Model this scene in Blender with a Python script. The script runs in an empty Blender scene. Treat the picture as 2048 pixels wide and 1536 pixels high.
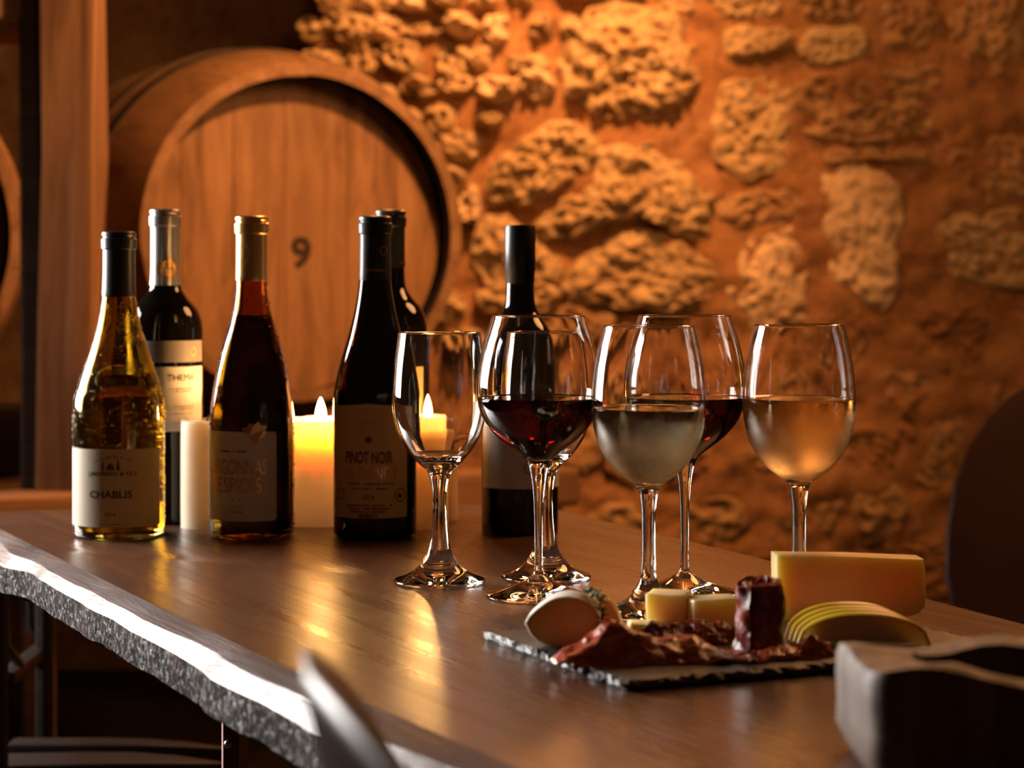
import bpy, bmesh, math, random
from mathutils import Vector, Matrix, noise, Euler

random.seed(7)
SC = bpy.context.scene
COL = SC.collection
PI = math.pi
# ------------------------------------------------------------------ camera, world, lights, exposure
F, CX, HY, H, TZ = 4000.0, 1024.0, 565.0, 0.247, 0.75      # focal length in pixels, optical axis, horizon, eye above table, table height
CAMZ = TZ + H
cam = bpy.data.cameras.new('camera'); camo = bpy.data.objects.new('camera', cam); COL.objects.link(camo)
cam.sensor_width = 36.0; cam.lens = F / 2048 * 36
cam.shift_y = -(768 - HY) / 2048
cam.clip_start = 0.02
camo.location = (0, 0, CAMZ); camo.rotation_euler = (PI / 2, 0, 0)
cam.dof.use_dof = True; cam.dof.focus_distance = 1.62; cam.dof.aperture_fstop = 6.6
SC.camera = camo

w = bpy.data.worlds.new('World'); SC.world = w; w.use_nodes = True
w.node_tree.nodes['Background'].inputs[0].default_value = (1.0, 0.40, 0.12, 1)
w.node_tree.nodes['Background'].inputs[1].default_value = 0.030

def area(name, loc, target, sx, sy, power, col):
    l = bpy.data.lights.new(name, 'AREA'); l.shape = 'RECTANGLE'; l.size = sx; l.size_y = sy
    l.energy = power; l.color = col; l.spread = math.radians(125)
    o = bpy.data.objects.new(name, l); COL.objects.link(o); o.location = loc
    o.rotation_euler = (Vector(target) - Vector(loc)).to_track_quat('-Z', 'Y').to_euler()
    return o
def bulb(name, loc, power, col, rad):
    l = bpy.data.lights.new(name, 'POINT'); l.energy = power; l.color = col; l.shadow_soft_size = rad
    o = bpy.data.objects.new(name, l); COL.objects.link(o); o.location = loc
    return o
# daylight window at the left, three upright lights side by side
for i in range(3):
    area('window_daylight', (-1.46, 2.17 + 0.27 * i, 1.20), (-0.46, 1.23 + 0.27 * i, 0.95), 0.25, 0.70, 14.0, (1.0, 0.93, 0.88))
def spot(name, loc, target, power, col, deg, rad):
    l = bpy.data.lights.new(name, 'SPOT'); l.energy = power; l.color = col; l.spot_size = math.radians(deg); l.spot_blend = 1.0; l.shadow_soft_size = rad
    o = bpy.data.objects.new(name, l); COL.objects.link(o); o.location = loc
    o.rotation_euler = (Vector(target) - Vector(loc)).to_track_quat('-Z', 'Y').to_euler()
    return o
WARM = (1.0, 0.39, 0.115)
spot('wall_spotlight', (0.02, 3.42, 2.20), (-0.06, 4.25, 1.20), 185.0, WARM, 77, 0.03)
spot('barrel_spotlight', (0.35, 2.42, 2.08), (-0.50, 3.25, 1.12), 125.0, (1.0, 0.40, 0.12), 70, 0.04)
bulb('pendant_lamp', (0.72, 2.38, 1.75), 38.0, (1.0, 0.43, 0.15), 0.27)
bulb('added_wall_light', (0.22, 3.92, 2.05), 22.0, WARM, 0.06)  # added unseen bulb: hot spot on the upper wall, refracted to brighten the white wine
bulb('pendant_lamp', (-0.22, 3.08, 1.85), 9.0, (1.0, 0.40, 0.13), 0.06)
SC.view_settings.view_transform = 'Standard'
SC.view_settings.look = 'None'
SC.view_settings.gamma = 1.0
SC.view_settings.use_curve_mapping = False
SC.view_settings.exposure = 0.12
cy = SC.cycles
cy.max_bounces = 16; cy.transmission_bounces = 16; cy.glossy_bounces = 5; cy.diffuse_bounces = 3; cy.transparent_max_bounces = 8
cy.caustics_reflective = False; cy.caustics_refractive = True; cy.blur_glossy = 1.0
cy.sample_clamp_indirect = 12.0
cy.adaptive_threshold = 0.03

# ------------------------------------------------------------------ helpers
def tp(px, py, z=0.0):
    d = F * (H - z) / (py - HY)
    return Vector(((px - CX) / F * d, d, TZ + z))
def at(px, py, d):
    return Vector(((px - CX) / F * d, d, CAMZ - (py - HY) / F * d))
def fbm(p, s=1.0, o=4):
    return noise.fractal(Vector(p) * s, 1.0, 2.0, o)

def link(name, me, mat=None, parent=None, loc=None, rot=None):
    o = bpy.data.objects.new(name, me); COL.objects.link(o)
    if mat is not None and me is not None: me.materials.append(mat)
    if parent is not None: o.parent = parent
    if loc is not None: o.location = loc
    if rot is not None: o.rotation_euler = rot
    return o
def mk(name, verts, faces, mat=None, parent=None, smooth=True, angle=None, loc=None, rot=None):
    me = bpy.data.meshes.new(name); me.from_pydata([tuple(v) for v in verts], [], faces); me.update()
    if smooth:
        me.polygons.foreach_set('use_smooth', [True] * len(me.polygons))
        if angle: me.set_sharp_from_angle(angle=math.radians(angle))
    return link(name, me, mat, parent, loc, rot)
def tag(o, label, cat, group=None):
    o['label'] = label; o['category'] = cat
    if group: o['group'] = group
    return o
def thing(name, label, cat, loc=(0, 0, 0), rz=0.0, group=None):
    o = link(name, None, None, None, loc, (0, 0, rz))
    o.empty_display_size = 0.05
    return tag(o, label, cat, group)
def struct(o):
    o['kind'] = 'structure'; return o

def bmo(name, bm, mat, parent=None, smooth=True, angle=35, loc=None, rot=None):
    me = bpy.data.meshes.new(name); bm.to_mesh(me); bm.free()
    if smooth:
        me.polygons.foreach_set('use_smooth', [True] * len(me.polygons))
        if angle: me.set_sharp_from_angle(angle=math.radians(angle))
    return link(name, me, mat, parent, loc, rot)
def rbox_bm(sx, sy, sz, bev=0.003, seg=2, sub=0, nz=0.0, ns=20.0, seed=0.0):
    """rounded box with its base on z = 0, optionally subdivided and roughened"""
    bm = bmesh.new(); bmesh.ops.create_cube(bm, size=1.0)
    for v in bm.verts: v.co = Vector((v.co.x * sx, v.co.y * sy, (v.co.z + 0.5) * sz))
    if bev: bmesh.ops.bevel(bm, geom=list(bm.edges), offset=bev, segments=seg, affect='EDGES', profile=0.6)
    if sub:
        big = [e for e in bm.edges if e.calc_length() > 3 * max(bev, 1e-4)]
        bmesh.ops.subdivide_edges(bm, edges=big, cuts=sub, use_grid_fill=True)
    if nz:
        bm.normal_update()
        for v in bm.verts:
            v.co += v.normal * nz * fbm(v.co + Vector((seed, seed * 2, seed)), ns, 3)
    return bm

def spline(pts, n=8):
    """Catmull-Rom through (a, b) points"""
    out = []
    P = [pts[0]] + list(pts) + [pts[-1]]
    for i in range(1, len(P) - 2):
        p0, p1, p2, p3 = P[i - 1], P[i], P[i + 1], P[i + 2]
        for k in range(n):
            t = k / n
            out.append(tuple(0.5 * ((2 * p1[j]) + (-p0[j] + p2[j]) * t + (2 * p0[j] - 5 * p1[j] + 4 * p2[j] - p3[j]) * t * t
                                    + (-p0[j] + 3 * p1[j] - 3 * p2[j] + p3[j]) * t ** 3) for j in range(2)))
    out.append(tuple(pts[-1]))
    return out
def profile_normals(prof):
    ns = []
    for i in range(len(prof)):
        a = prof[max(i - 1, 0)]; b = prof[min(i + 1, len(prof) - 1)]
        dr, dz = b[0] - a[0], b[1] - a[1]; L = math.hypot(dr, dz) or 1
        ns.append((dz / L, -dr / L))
    return ns
def lathe(name, prof, mat, parent=None, seg=64, nrm=None, angle=None, loc=None, f=None):
    """surface of revolution; nrm gives normals per profile point so that open pieces join without a seam"""
    verts, faces, vn = [], [], []
    rows = []
    for i, (r, z) in enumerate(prof):
        if r < 1e-6:
            rows.append([len(verts)]); verts.append((0, 0, z)); vn.append((0, 0, (nrm[i][1] if nrm else 1)))
        else:
            row = []
            for k in range(seg):
                a = 2 * PI * k / seg
                row.append(len(verts)); p = (r * math.cos(a), r * math.sin(a), z)
                verts.append(f(p) if f else p)
                if nrm: vn.append((nrm[i][0] * math.cos(a), nrm[i][0] * math.sin(a), nrm[i][1]))
            rows.append(row)
    for i in range(len(rows) - 1):
        A, B = rows[i], rows[i + 1]
        if len(A) == 1 and len(B) == 1: continue
        for k in range(seg):
            j = (k + 1) % seg
            if len(A) == 1: faces.append((A[0], B[j], B[k]))
            elif len(B) == 1: faces.append((A[k], A[j], B[0]))
            else: faces.append((A[k], A[j], B[j], B[k]))
    o = mk(name, verts, faces, mat, parent, True, angle, loc)
    if nrm: o.data.normals_split_custom_set_from_vertices(vn)
    return o
def tube_bm(bm, path, rad, seg=8, cap=True):
    rings = []
    up = Vector((0, 0, 1))
    for i, p in enumerate(path):
        p = Vector(p)
        t = (Vector(path[min(i + 1, len(path) - 1)]) - Vector(path[max(i - 1, 0)])).normalized()
        a = t.cross(up)
        if a.length < 1e-3: a = t.cross(Vector((1, 0, 0)))
        a.normalize(); b = a.cross(t).normalized()
        r = rad[i] if isinstance(rad, (list, tuple)) else rad
        rings.append([bm.verts.new(p + (a * math.cos(2 * PI * k / seg) + b * math.sin(2 * PI * k / seg)) * r) for k in range(seg)])
    for A, B in zip(rings, rings[1:]):
        for k in range(seg):
            bm.faces.new((A[k], A[(k + 1) % seg], B[(k + 1) % seg], B[k]))
    if cap:
        bm.faces.new(list(reversed(rings[0]))); bm.faces.new(rings[-1])
    bmesh.ops.recalc_face_normals(bm, faces=bm.faces)

# ------------------------------------------------------------------ materials
class NT:
    def __init__(s, name):
        s.m = bpy.data.materials.new(name); s.m.use_nodes = True
        s.t = s.m.node_tree; s.b = s.t.nodes['Principled BSDF']; s.out = s.t.nodes['Material Output']
    def n(s, typ, **kw):
        nd = s.t.nodes.new(typ)
        for k, v in kw.items():
            if k.startswith('_'): setattr(nd, k[1:], v)
            else: nd.inputs[k.replace('__', ' ')].default_value = v
        return nd
    def l(s, a, b): s.t.links.new(a, b)
    def set(s, **kw):
        for k, v in kw.items(): s.b.inputs[k.replace('__', ' ')].default_value = v
        return s
    def coord(s, scale=(1, 1, 1), rot=(0, 0, 0), kind='Object'):
        tc = s.n('ShaderNodeTexCoord'); mr = s.n('ShaderNodeMapping'); mp = s.n('ShaderNodeMapping')
        mr.inputs['Rotation'].default_value = rot; mp.inputs['Scale'].default_value = scale
        s.l(tc.outputs[kind], mr.inputs['Vector']); s.l(mr.outputs['Vector'], mp.inputs['Vector']); return mp.outputs['Vector']
    def noise(s, vec, scale, detail=6, rough=0.6, dist=0.0):
        nd = s.n('ShaderNodeTexNoise', Scale=scale, Detail=detail, Roughness=rough, Distortion=dist)
        s.l(vec, nd.inputs['Vector']); return nd.outputs['Fac']
    def ramp(s, fac, stops):
        nd = s.n('ShaderNodeValToRGB'); cr = nd.color_ramp
        while len(cr.elements) < len(stops): cr.elements.new(0.5)
        for e, (p, c) in zip(cr.elements, stops):
            e.position = p; e.color = (c, c, c, 1) if isinstance(c, (int, float)) else (*c, 1)
        s.l(fac, nd.inputs['Fac']); return nd.outputs['Color']
    def bump(s, fac, strength=0.3, dist=0.002, prev=None):
        nd = s.n('ShaderNodeBump', Strength=strength, Distance=dist)
        s.l(fac, nd.inputs['Height'])
        if prev: s.l(prev, nd.inputs['Normal'])
        return nd.outputs['Normal']
    def mix(s, fac, a, b, blend='MIX'):
        nd = s.n('ShaderNodeMix'); nd.data_type = 'RGBA'; nd.blend_type = blend
        if isinstance(fac, (int, float)): nd.inputs[0].default_value = fac
        else: s.l(fac, nd.inputs[0])
        for i, v in ((6, a), (7, b)):
            if isinstance(v, tuple): nd.inputs[i].default_value = (*v, 1)
            else: s.l(v, nd.inputs[i])
        return nd.outputs[2]

def plain(name, col, rough=0.5, metal=0.0, **kw):
    s = NT(name); s.set(Base__Color=(*col, 1), Roughness=rough, Metallic=metal, **kw); return s.m
def wood(name, cols, scale=(40, 3, 40), rough=0.55, bump=0.4, rot=(0, 0, 0), spec=0.4, bdist=0.002, rr=0.2):
    s = NT(name); v = s.coord(scale, rot)
    a = s.noise(v, 1.0, 8, 0.65, 0.8)
    v2 = s.coord((scale[0] * 0.12, scale[1] * 0.6, scale[2] * 0.12), rot)
    b = s.noise(v2, 1.0, 4, 0.5, 0.5)
    c1 = s.ramp(a, [(0.28, cols[0]), (0.5, cols[1]), (0.72, cols[2])])
    c2 = s.mix(s.ramp(b, [(0.35, 0.0), (0.65, 0.55)]), c1, cols[0])
    s.l(c2, s.b.inputs['Base Color'])
    s.l(s.ramp(a, [(0.3, min(1, rough + rr)), (0.7, rough)]), s.b.inputs['Roughness'])
    s.l(s.bump(a, bump, bdist), s.b.inputs['Normal'])
    s.set(Specular__IOR__Level=spec); return s.m

M = {}
TABLE_ROT = (0, 0, -math.atan2(0.47, 0.88))        # turns the slab's length onto the texture's y axis
def table_mat():
    s = NT('walnut_slab'); v = s.coord((60, 1.6, 60), TABLE_ROT)
    a = s.noise(v, 1.0, 8, 0.65, 0.6)
    v2 = s.coord((9, 0.8, 9), TABLE_ROT); b = s.noise(v2, 1.0, 4, 0.5, 0.8)
    v3 = s.coord((420, 9, 420), TABLE_ROT); c = s.noise(v3, 1.0, 3, 0.6, 0.3)
    v5 = s.coord((1, 1, 1)); sp = s.noise(v5, 900.0, 2, 0.6)
    col = s.ramp(a, [(0.25, (0.042, 0.015, 0.006)), (0.5, (0.095, 0.038, 0.016)), (0.75, (0.165, 0.072, 0.032))])
    col = s.mix(s.ramp(b, [(0.35, 0.0), (0.7, 0.6)]), col, (0.045, 0.017, 0.008))
    s.l(col, s.b.inputs['Base Color'])
    s.l(s.ramp(a, [(0.3, 0.36), (0.7, 0.22)]), s.b.inputs['Roughness'])
    n1 = s.bump(a, 0.18, 0.0010); n2 = s.bump(c, 0.30, 0.0004, n1); n3 = s.bump(sp, 0.20, 0.0003, n2)
    s.l(n3, s.b.inputs['Normal']); s.set(Specular__IOR__Level=0.5)
    return s.m
M['table'] = table_mat()
M['edge'] = wood('live_edge_wood', [(0.022, 0.008, 0.005), (0.065, 0.026, 0.015), (0.13, 0.062, 0.038)], (90, 7, 90), 0.36, 0.7, TABLE_ROT, 0.30, 0.0012, 0.25)
M['edge_worn'] = wood('worn_polished_edge', [(0.05, 0.03, 0.022), (0.12, 0.075, 0.055), (0.20, 0.14, 0.11)], (260, 8, 260), 0.24, 0.5, TABLE_ROT, 0.7, 0.0006, 0.12)
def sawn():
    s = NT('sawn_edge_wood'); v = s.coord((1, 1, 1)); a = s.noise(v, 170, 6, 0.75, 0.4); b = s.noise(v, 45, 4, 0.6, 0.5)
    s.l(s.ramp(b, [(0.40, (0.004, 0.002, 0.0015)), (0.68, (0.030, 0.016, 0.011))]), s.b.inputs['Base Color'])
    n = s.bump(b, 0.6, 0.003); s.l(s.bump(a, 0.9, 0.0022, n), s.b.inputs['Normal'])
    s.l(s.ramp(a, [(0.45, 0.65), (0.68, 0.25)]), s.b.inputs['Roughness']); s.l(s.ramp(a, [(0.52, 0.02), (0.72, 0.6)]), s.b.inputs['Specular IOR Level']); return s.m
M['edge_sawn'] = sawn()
M['iron'] = plain('rusty_iron', (0.22, 0.045, 0.025), 0.5, 0.2)
M['steel'] = plain('bolt_steel', (0.55, 0.45, 0.35), 0.3, 1.0)
M['barrel'] = wood('barrel_oak', [(0.13, 0.065, 0.028), (0.27, 0.145, 0.068), (0.36, 0.21, 0.105)], (26, 2.2, 26), 0.55, 0.4)
M['head'] = wood('barrel_head_oak', [(0.13, 0.060, 0.024), (0.32, 0.17, 0.075), (0.44, 0.25, 0.12)], (30, 30, 4.5), 0.5, 0.35)
M['stave_shade'] = plain('shade_dark_oak', (0.012, 0.008, 0.006), 0.9)  # near-black inner stave faces, painting in the shade inside the barrel rim
M['hoop'] = plain('barrel_hoop_iron', (0.05, 0.035, 0.028), 0.55, 0.6)
M['paint'] = plain('stencil_paint', (0.025, 0.012, 0.007), 0.8)
M['beam'] = wood('rough_timber', [(0.085, 0.040, 0.018), (0.27, 0.145, 0.072), (0.44, 0.26, 0.14)], (34, 34, 2.4), 0.7, 0.6, bdist=0.004)
M['rail'] = wood('rail_timber', [(0.17, 0.085, 0.040), (0.30, 0.165, 0.085), (0.40, 0.23, 0.125)], (2.0, 34, 34), 0.7, 0.6, bdist=0.004)
M['darkwood'] = wood('dark_stained_wood', [(0.035, 0.018, 0.012), (0.07, 0.038, 0.026), (0.12, 0.07, 0.05)], (3, 40, 40), 0.45, 0.6)
M['shade_blackwood'] = wood('shade_dark_wood', [(0.006, 0.004, 0.003), (0.014, 0.008, 0.006), (0.028, 0.017, 0.013)], (40, 3, 40), 0.35, 0.6)  # near-black tone paints in shade on the slat chair, where pendant light reaches
M['blockwood'] = wood('charred_block_wood', [(0.045, 0.025, 0.016), (0.10, 0.062, 0.042), (0.17, 0.115, 0.085)], (45, 45, 4), 0.5, 0.7)

def stone_mat(name, base, dark, light, bs=0.8):
    s = NT(name); v = s.coord((1, 1, 1))
    a = s.noise(v, 9.0, 8, 0.65, 0.3); b = s.noise(v, 38.0, 8, 0.7, 0.4); c = s.noise(v, 3.0, 3, 0.5)
    col = s.ramp(a, [(0.30, dark), (0.5, base), (0.70, light)])
    col = s.mix(s.ramp(b, [(0.33, 0.75), (0.48, 0.0)]), col, tuple(x * 0.45 for x in dark))
    col = s.mix(s.ramp(c, [(0.40, 0.0), (0.65, 0.5)]), col, tuple(x * 0.8 for x in base))
    s.l(col, s.b.inputs['Base Color'])
    n1 = s.bump(a, bs, 0.02); n2 = s.bump(b, bs, 0.014, n1)
    s.l(n2, s.b.inputs['Normal']); s.set(Roughness=0.92, Specular__IOR__Level=0.15)
    return s.m
M['stone'] = stone_mat('limestone', (0.50, 0.36, 0.20), (0.33, 0.20, 0.095), (0.62, 0.48, 0.29))
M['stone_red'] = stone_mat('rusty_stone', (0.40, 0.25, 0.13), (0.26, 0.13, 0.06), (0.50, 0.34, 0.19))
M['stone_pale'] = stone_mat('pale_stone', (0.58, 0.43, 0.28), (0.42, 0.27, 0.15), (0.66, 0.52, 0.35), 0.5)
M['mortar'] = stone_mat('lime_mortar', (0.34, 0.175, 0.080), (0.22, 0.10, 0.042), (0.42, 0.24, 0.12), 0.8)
M['floor'] = stone_mat('flagstone', (0.022, 0.015, 0.011), (0.014, 0.010, 0.008), (0.030, 0.021, 0.016), 0.4)

def glass(name, col=(1, 1, 1), rough=0.0, ior=1.5):
    s = NT(name); s.set(Base__Color=(*col, 1), Roughness=rough, IOR=ior, Transmission__Weight=1.0); return s
M['glass'] = glass('clear_glass').m
def fog_glass(name, zlev, zlow):
    """clear above the fill line, misted with condensation below it"""
    s = glass(name)
    tc = s.n('ShaderNodeTexCoord'); sp = s.n('ShaderNodeSeparateXYZ'); s.l(tc.outputs['Object'], sp.inputs[0])
    v = s.coord((1, 1, 1)); big = s.noise(v, 34.0, 4, 0.6, 0.5); fine = s.noise(v, 700.0, 3, 0.7)
    add = s.n('ShaderNodeMath', _operation='MULTIPLY_ADD'); s.l(big, add.inputs[0]); add.inputs[1].default_value = 0.012
    s.l(sp.outputs['Z'], add.inputs[2])
    mr = s.n('ShaderNodeMapRange'); s.l(add.outputs[0], mr.inputs['Value'])
    mr.inputs['From Min'].default_value = zlev + 0.006; mr.inputs['From Max'].default_value = zlev - 0.020
    lo = s.n('ShaderNodeMapRange'); s.l(sp.outputs['Z'], lo.inputs['Value'])
    lo.inputs['From Min'].default_value = zlow; lo.inputs['From Max'].default_value = zlow + 0.006
    mu = s.n('ShaderNodeMath', _operation='MULTIPLY'); s.l(mr.outputs[0], mu.inputs[0]); s.l(lo.outputs[0], mu.inputs[1])
    f = s.n('ShaderNodeMath', _operation='MULTIPLY'); s.l(mu.outputs[0], f.inputs[0])
    s.l(s.ramp(big, [(0.36, 0.05), (0.58, 0.24)]), f.inputs[1]); s.l(f.outputs[0], s.b.inputs['Roughness'])
    g = s.n('ShaderNodeMath', _operation='MULTIPLY'); s.l(mu.outputs[0], g.inputs[0]); s.l(fine, g.inputs[1])
    s.l(s.bump(g.outputs[0], 0.5, 0.0006), s.b.inputs['Normal'])
    t = s.n('ShaderNodeBsdfTranslucent'); t.inputs['Color'].default_value = (1.0, 0.80, 0.46, 1)  # mist coloured gold, painting in light that comes through the wine
    k = s.n('ShaderNodeMath', _operation='MULTIPLY'); s.l(f.outputs[0], k.inputs[0]); k.inputs[1].default_value = 1.0
    gr = s.n('ShaderNodeMapRange'); s.l(sp.outputs['Z'], gr.inputs['Value'])      # stronger low down, painting in the bright glow at the bowl's bottom
    gr.inputs['From Min'].default_value = zlow + 0.045; gr.inputs['From Max'].default_value = zlow + 0.010
    gr.inputs['To Min'].default_value = 0.35; gr.inputs['To Max'].default_value = 1.5; s.l(gr.outputs[0], k.inputs[1])
    mx = s.n('ShaderNodeMixShader'); s.l(k.outputs[0], mx.inputs[0]); df = s.n('ShaderNodeBsdfDiffuse'); df.inputs['Color'].default_value = (1.0, 0.80, 0.46, 1)
    m2 = s.n('ShaderNodeMixShader'); m2.inputs[0].default_value = 0.10; s.l(t.outputs[0], m2.inputs[1]); s.l(df.outputs[0], m2.inputs[2])
    s.l(s.b.outputs[0], mx.inputs[1]); s.l(m2.outputs[0], mx.inputs[2]); s.l(mx.outputs[0], s.out.inputs[0])
    return s.m
M['red_wine'] = glass('red_wine_liquid', (0.035, 0.0006, 0.0016), 0.0, 1.34).m
M['white_wine'] = glass('white_wine_liquid', (1.0, 0.84, 0.50), 0.0, 1.34).m
M['white_wine_bottle'] = glass('bottled_white_wine', (1.0, 0.92, 0.50), 0.0, 1.34).m
M['dew'] = glass('water_drops', (1, 1, 1), 0.0, 1.33).m
M['dark_glass'] = NT('black_bottle_glass').set(Base__Color=(0.004, 0.003, 0.003, 1), Roughness=0.04, Specular__IOR__Level=0.5, IOR=1.5).m
def misty_bottle(name, col, r0, r1):
    s = glass(name, col); v = s.coord((1, 1, 1)); a = s.noise(v, 60.0, 4, 0.6)
    s.l(s.ramp(a, [(0.35, r0), (0.65, r1)]), s.b.inputs['Roughness']); return s.m
M['chablis_glass'] = misty_bottle('olive_bottle_glass', (0.56, 0.39, 0.07), 0.03, 0.12)
M['amber_glass'] = misty_bottle('brown_bottle_glass', (0.50, 0.24, 0.06), 0.02, 0.08)
def paper(name, col, trans=0.3, rough=0.6):
    s = NT(name); s.set(Base__Color=(*col, 1), Roughness=rough)
    v = s.coord((60, 60, 900)); s.l(s.bump(s.noise(v, 1.0, 3), 0.15, 0.0002), s.b.inputs['Normal'])
    t = s.n('ShaderNodeBsdfTranslucent'); t.inputs['Color'].default_value = (*col, 1)
    mx = s.n('ShaderNodeMixShader'); mx.inputs[0].default_value = trans
    s.l(s.b.outputs[0], mx.inputs[1]); s.l(t.outputs[0], mx.inputs[2]); s.l(mx.outputs[0], s.out.inputs[0]); return s.m
M['paper'] = paper('cream_label_paper', (0.80, 0.72, 0.58), 0.4)
M['paper_white'] = paper('white_label_paper', (0.84, 0.78, 0.72), 0.2)
M['paper_tan'] = paper('tan_label_paper', (0.78, 0.52, 0.22), 0.1)
M['paper_grey'] = plain('grey_label_paper', (0.26, 0.22, 0.20), 0.5)
M['ink'] = plain('black_ink', (0.02, 0.012, 0.01), 0.6)
M['ink_red'] = plain('dark_red_ink', (0.16, 0.010, 0.012), 0.6)
M['ink_brown'] = plain('brown_ink', (0.16, 0.06, 0.03), 0.6)
M['gold_foil'] = plain('gold_foil', (0.75, 0.48, 0.18), 0.28, 1.0)
M['gold_ink'] = plain('copper_ink', (0.62, 0.32, 0.14), 0.3, 0.9)
M['cap_black'] = plain('black_capsule', (0.012, 0.012, 0.013), 0.33)
M['cap_silver'] = plain('silver_capsule', (0.42, 0.38, 0.37), 0.30, 0.85)
M['cap_gold'] = plain('gold_capsule', (0.83, 0.53, 0.20), 0.28, 0.95)

def wax(name, col, trans):
    s = NT(name); s.set(Base__Color=(*col, 1), Roughness=0.45, Subsurface__Weight=0.7, Subsurface__Scale=0.02)
    s.b.inputs['Subsurface Radius'].default_value = (1.0, 0.75, 0.5)
    t = s.n('ShaderNodeBsdfTranslucent'); t.inputs['Color'].default_value = (1.0, 0.80, 0.50, 1)
    mx = s.n('ShaderNodeMixShader'); mx.inputs[0].default_value = trans
    s.l(s.b.outputs[0], mx.inputs[1]); s.l(t.outputs[0], mx.inputs[2]); s.l(mx.outputs[0], s.out.inputs[0]); return s.m
M['wax'] = wax('ivory_wax', (0.90, 0.77, 0.58), 0.45)
M['wick'] = plain('burnt_wick', (0.01, 0.008, 0.006), 0.9)
fl = NT('candle_flame'); fl.set(Base__Color=(0, 0, 0, 1), Emission__Color=(1.0, 0.50, 0.15, 1), Emission__Strength=320.0); M['flame'] = fl.m

def cheese(name, col, sss=0.6):
    s = NT(name); v = s.coord((1, 1, 1)); a = s.noise(v, 160, 4, 0.6); b = s.noise(v, 30, 3, 0.5)
    c = s.mix(s.ramp(b, [(0.35, 0.0), (0.7, 0.35)]), col, tuple(x * 0.82 for x in col))
    s.l(c, s.b.inputs['Base Color']); s.l(s.bump(a, 0.25, 0.0008), s.b.inputs['Normal'])
    s.set(Roughness=0.42, Subsurface__Weight=sss, Subsurface__Scale=0.025)
    s.b.inputs['Subsurface Radius'].default_value = (1.0, 0.75, 0.38); return s.m
M['cheese'] = cheese('hard_cheese', (0.90, 0.64, 0.27), 0.8)
M['crystal'] = plain('cheese_crystal', (0.95, 0.82, 0.55), 0.4)
M['young'] = cheese('young_cheese', (0.90, 0.66, 0.32))
M['brie'] = cheese('soft_cheese_paste', (0.90, 0.66, 0.34))
M['rind'] = cheese('white_rind', (0.90, 0.84, 0.74), 0.2)
def meat(name, c0, c1, c2, rough=0.18):
    s = NT(name); v = s.coord((60, 260, 160)); a = s.noise(v, 1.0, 5, 0.6, 1.5); v2 = s.coord((1, 1, 1)); b = s.noise(v2, 120, 5, 0.7)
    s.l(s.ramp(a, [(0.35, c0), (0.55, c1), (0.74, c2)]), s.b.inputs['Base Color'])
    n = s.bump(a, 0.5, 0.0012); s.l(s.bump(b, 0.6, 0.0012, n), s.b.inputs['Normal'])
    s.set(Roughness=rough, Subsurface__Weight=0.25, Subsurface__Scale=0.006, Specular__IOR__Level=0.7)
    s.b.inputs['Subsurface Radius'].default_value = (1.0, 0.3, 0.15); return s.m
M['ham'] = meat('cured_ham', (0.20, 0.022, 0.010), (0.48, 0.10, 0.040), (0.72, 0.34, 0.18))
M['beef'] = meat('cured_beef', (0.07, 0.006, 0.004), (0.20, 0.020, 0.011), (0.36, 0.075, 0.045))
M['flesh'] = cheese('apple_flesh', (0.80, 0.56, 0.26), 0.5)
M['skin'] = plain('yellow_apple_skin', (0.74, 0.56, 0.04), 0.3, 0.0, Subsurface__Weight=0.2, Subsurface__Scale=0.004)
M['leaf'] = plain('thyme_leaf', (0.07, 0.095, 0.025), 0.5)
M['stem'] = plain('thyme_stem', (0.16, 0.10, 0.04), 0.6)
def slate_mat():
    s = NT('black_slate'); v = s.coord((1, 1, 1)); a = s.noise(v, 45, 7, 0.7, 0.3); b = s.noise(v, 420, 5, 0.7)
    s.l(s.ramp(a, [(0.3, (0.012, 0.012, 0.013)), (0.7, (0.035, 0.034, 0.034))]), s.b.inputs['Base Color'])
    n = s.bump(a, 0.35, 0.003); s.l(s.bump(b, 0.5, 0.0015, n), s.b.inputs['Normal']); s.set(Roughness=0.36, Specular__IOR__Level=0.6); return s.m
M['slate'] = slate_mat()
def leather_mat():
    s = NT('brown_black_leather'); v = s.coord((1, 1, 1)); a = s.noise(v, 180, 4, 0.6); b = s.noise(v, 8, 3, 0.5)
    s.l(s.ramp(b, [(0.3, (0.016, 0.006, 0.0035)), (0.7, (0.026, 0.010, 0.005))]), s.b.inputs['Base Color'])
    s.l(s.bump(a, 0.25, 0.0008), s.b.inputs['Normal']); s.set(Roughness=0.36, Specular__IOR__Level=0.11); return s.m
M['leather'] = leather_mat()

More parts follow.
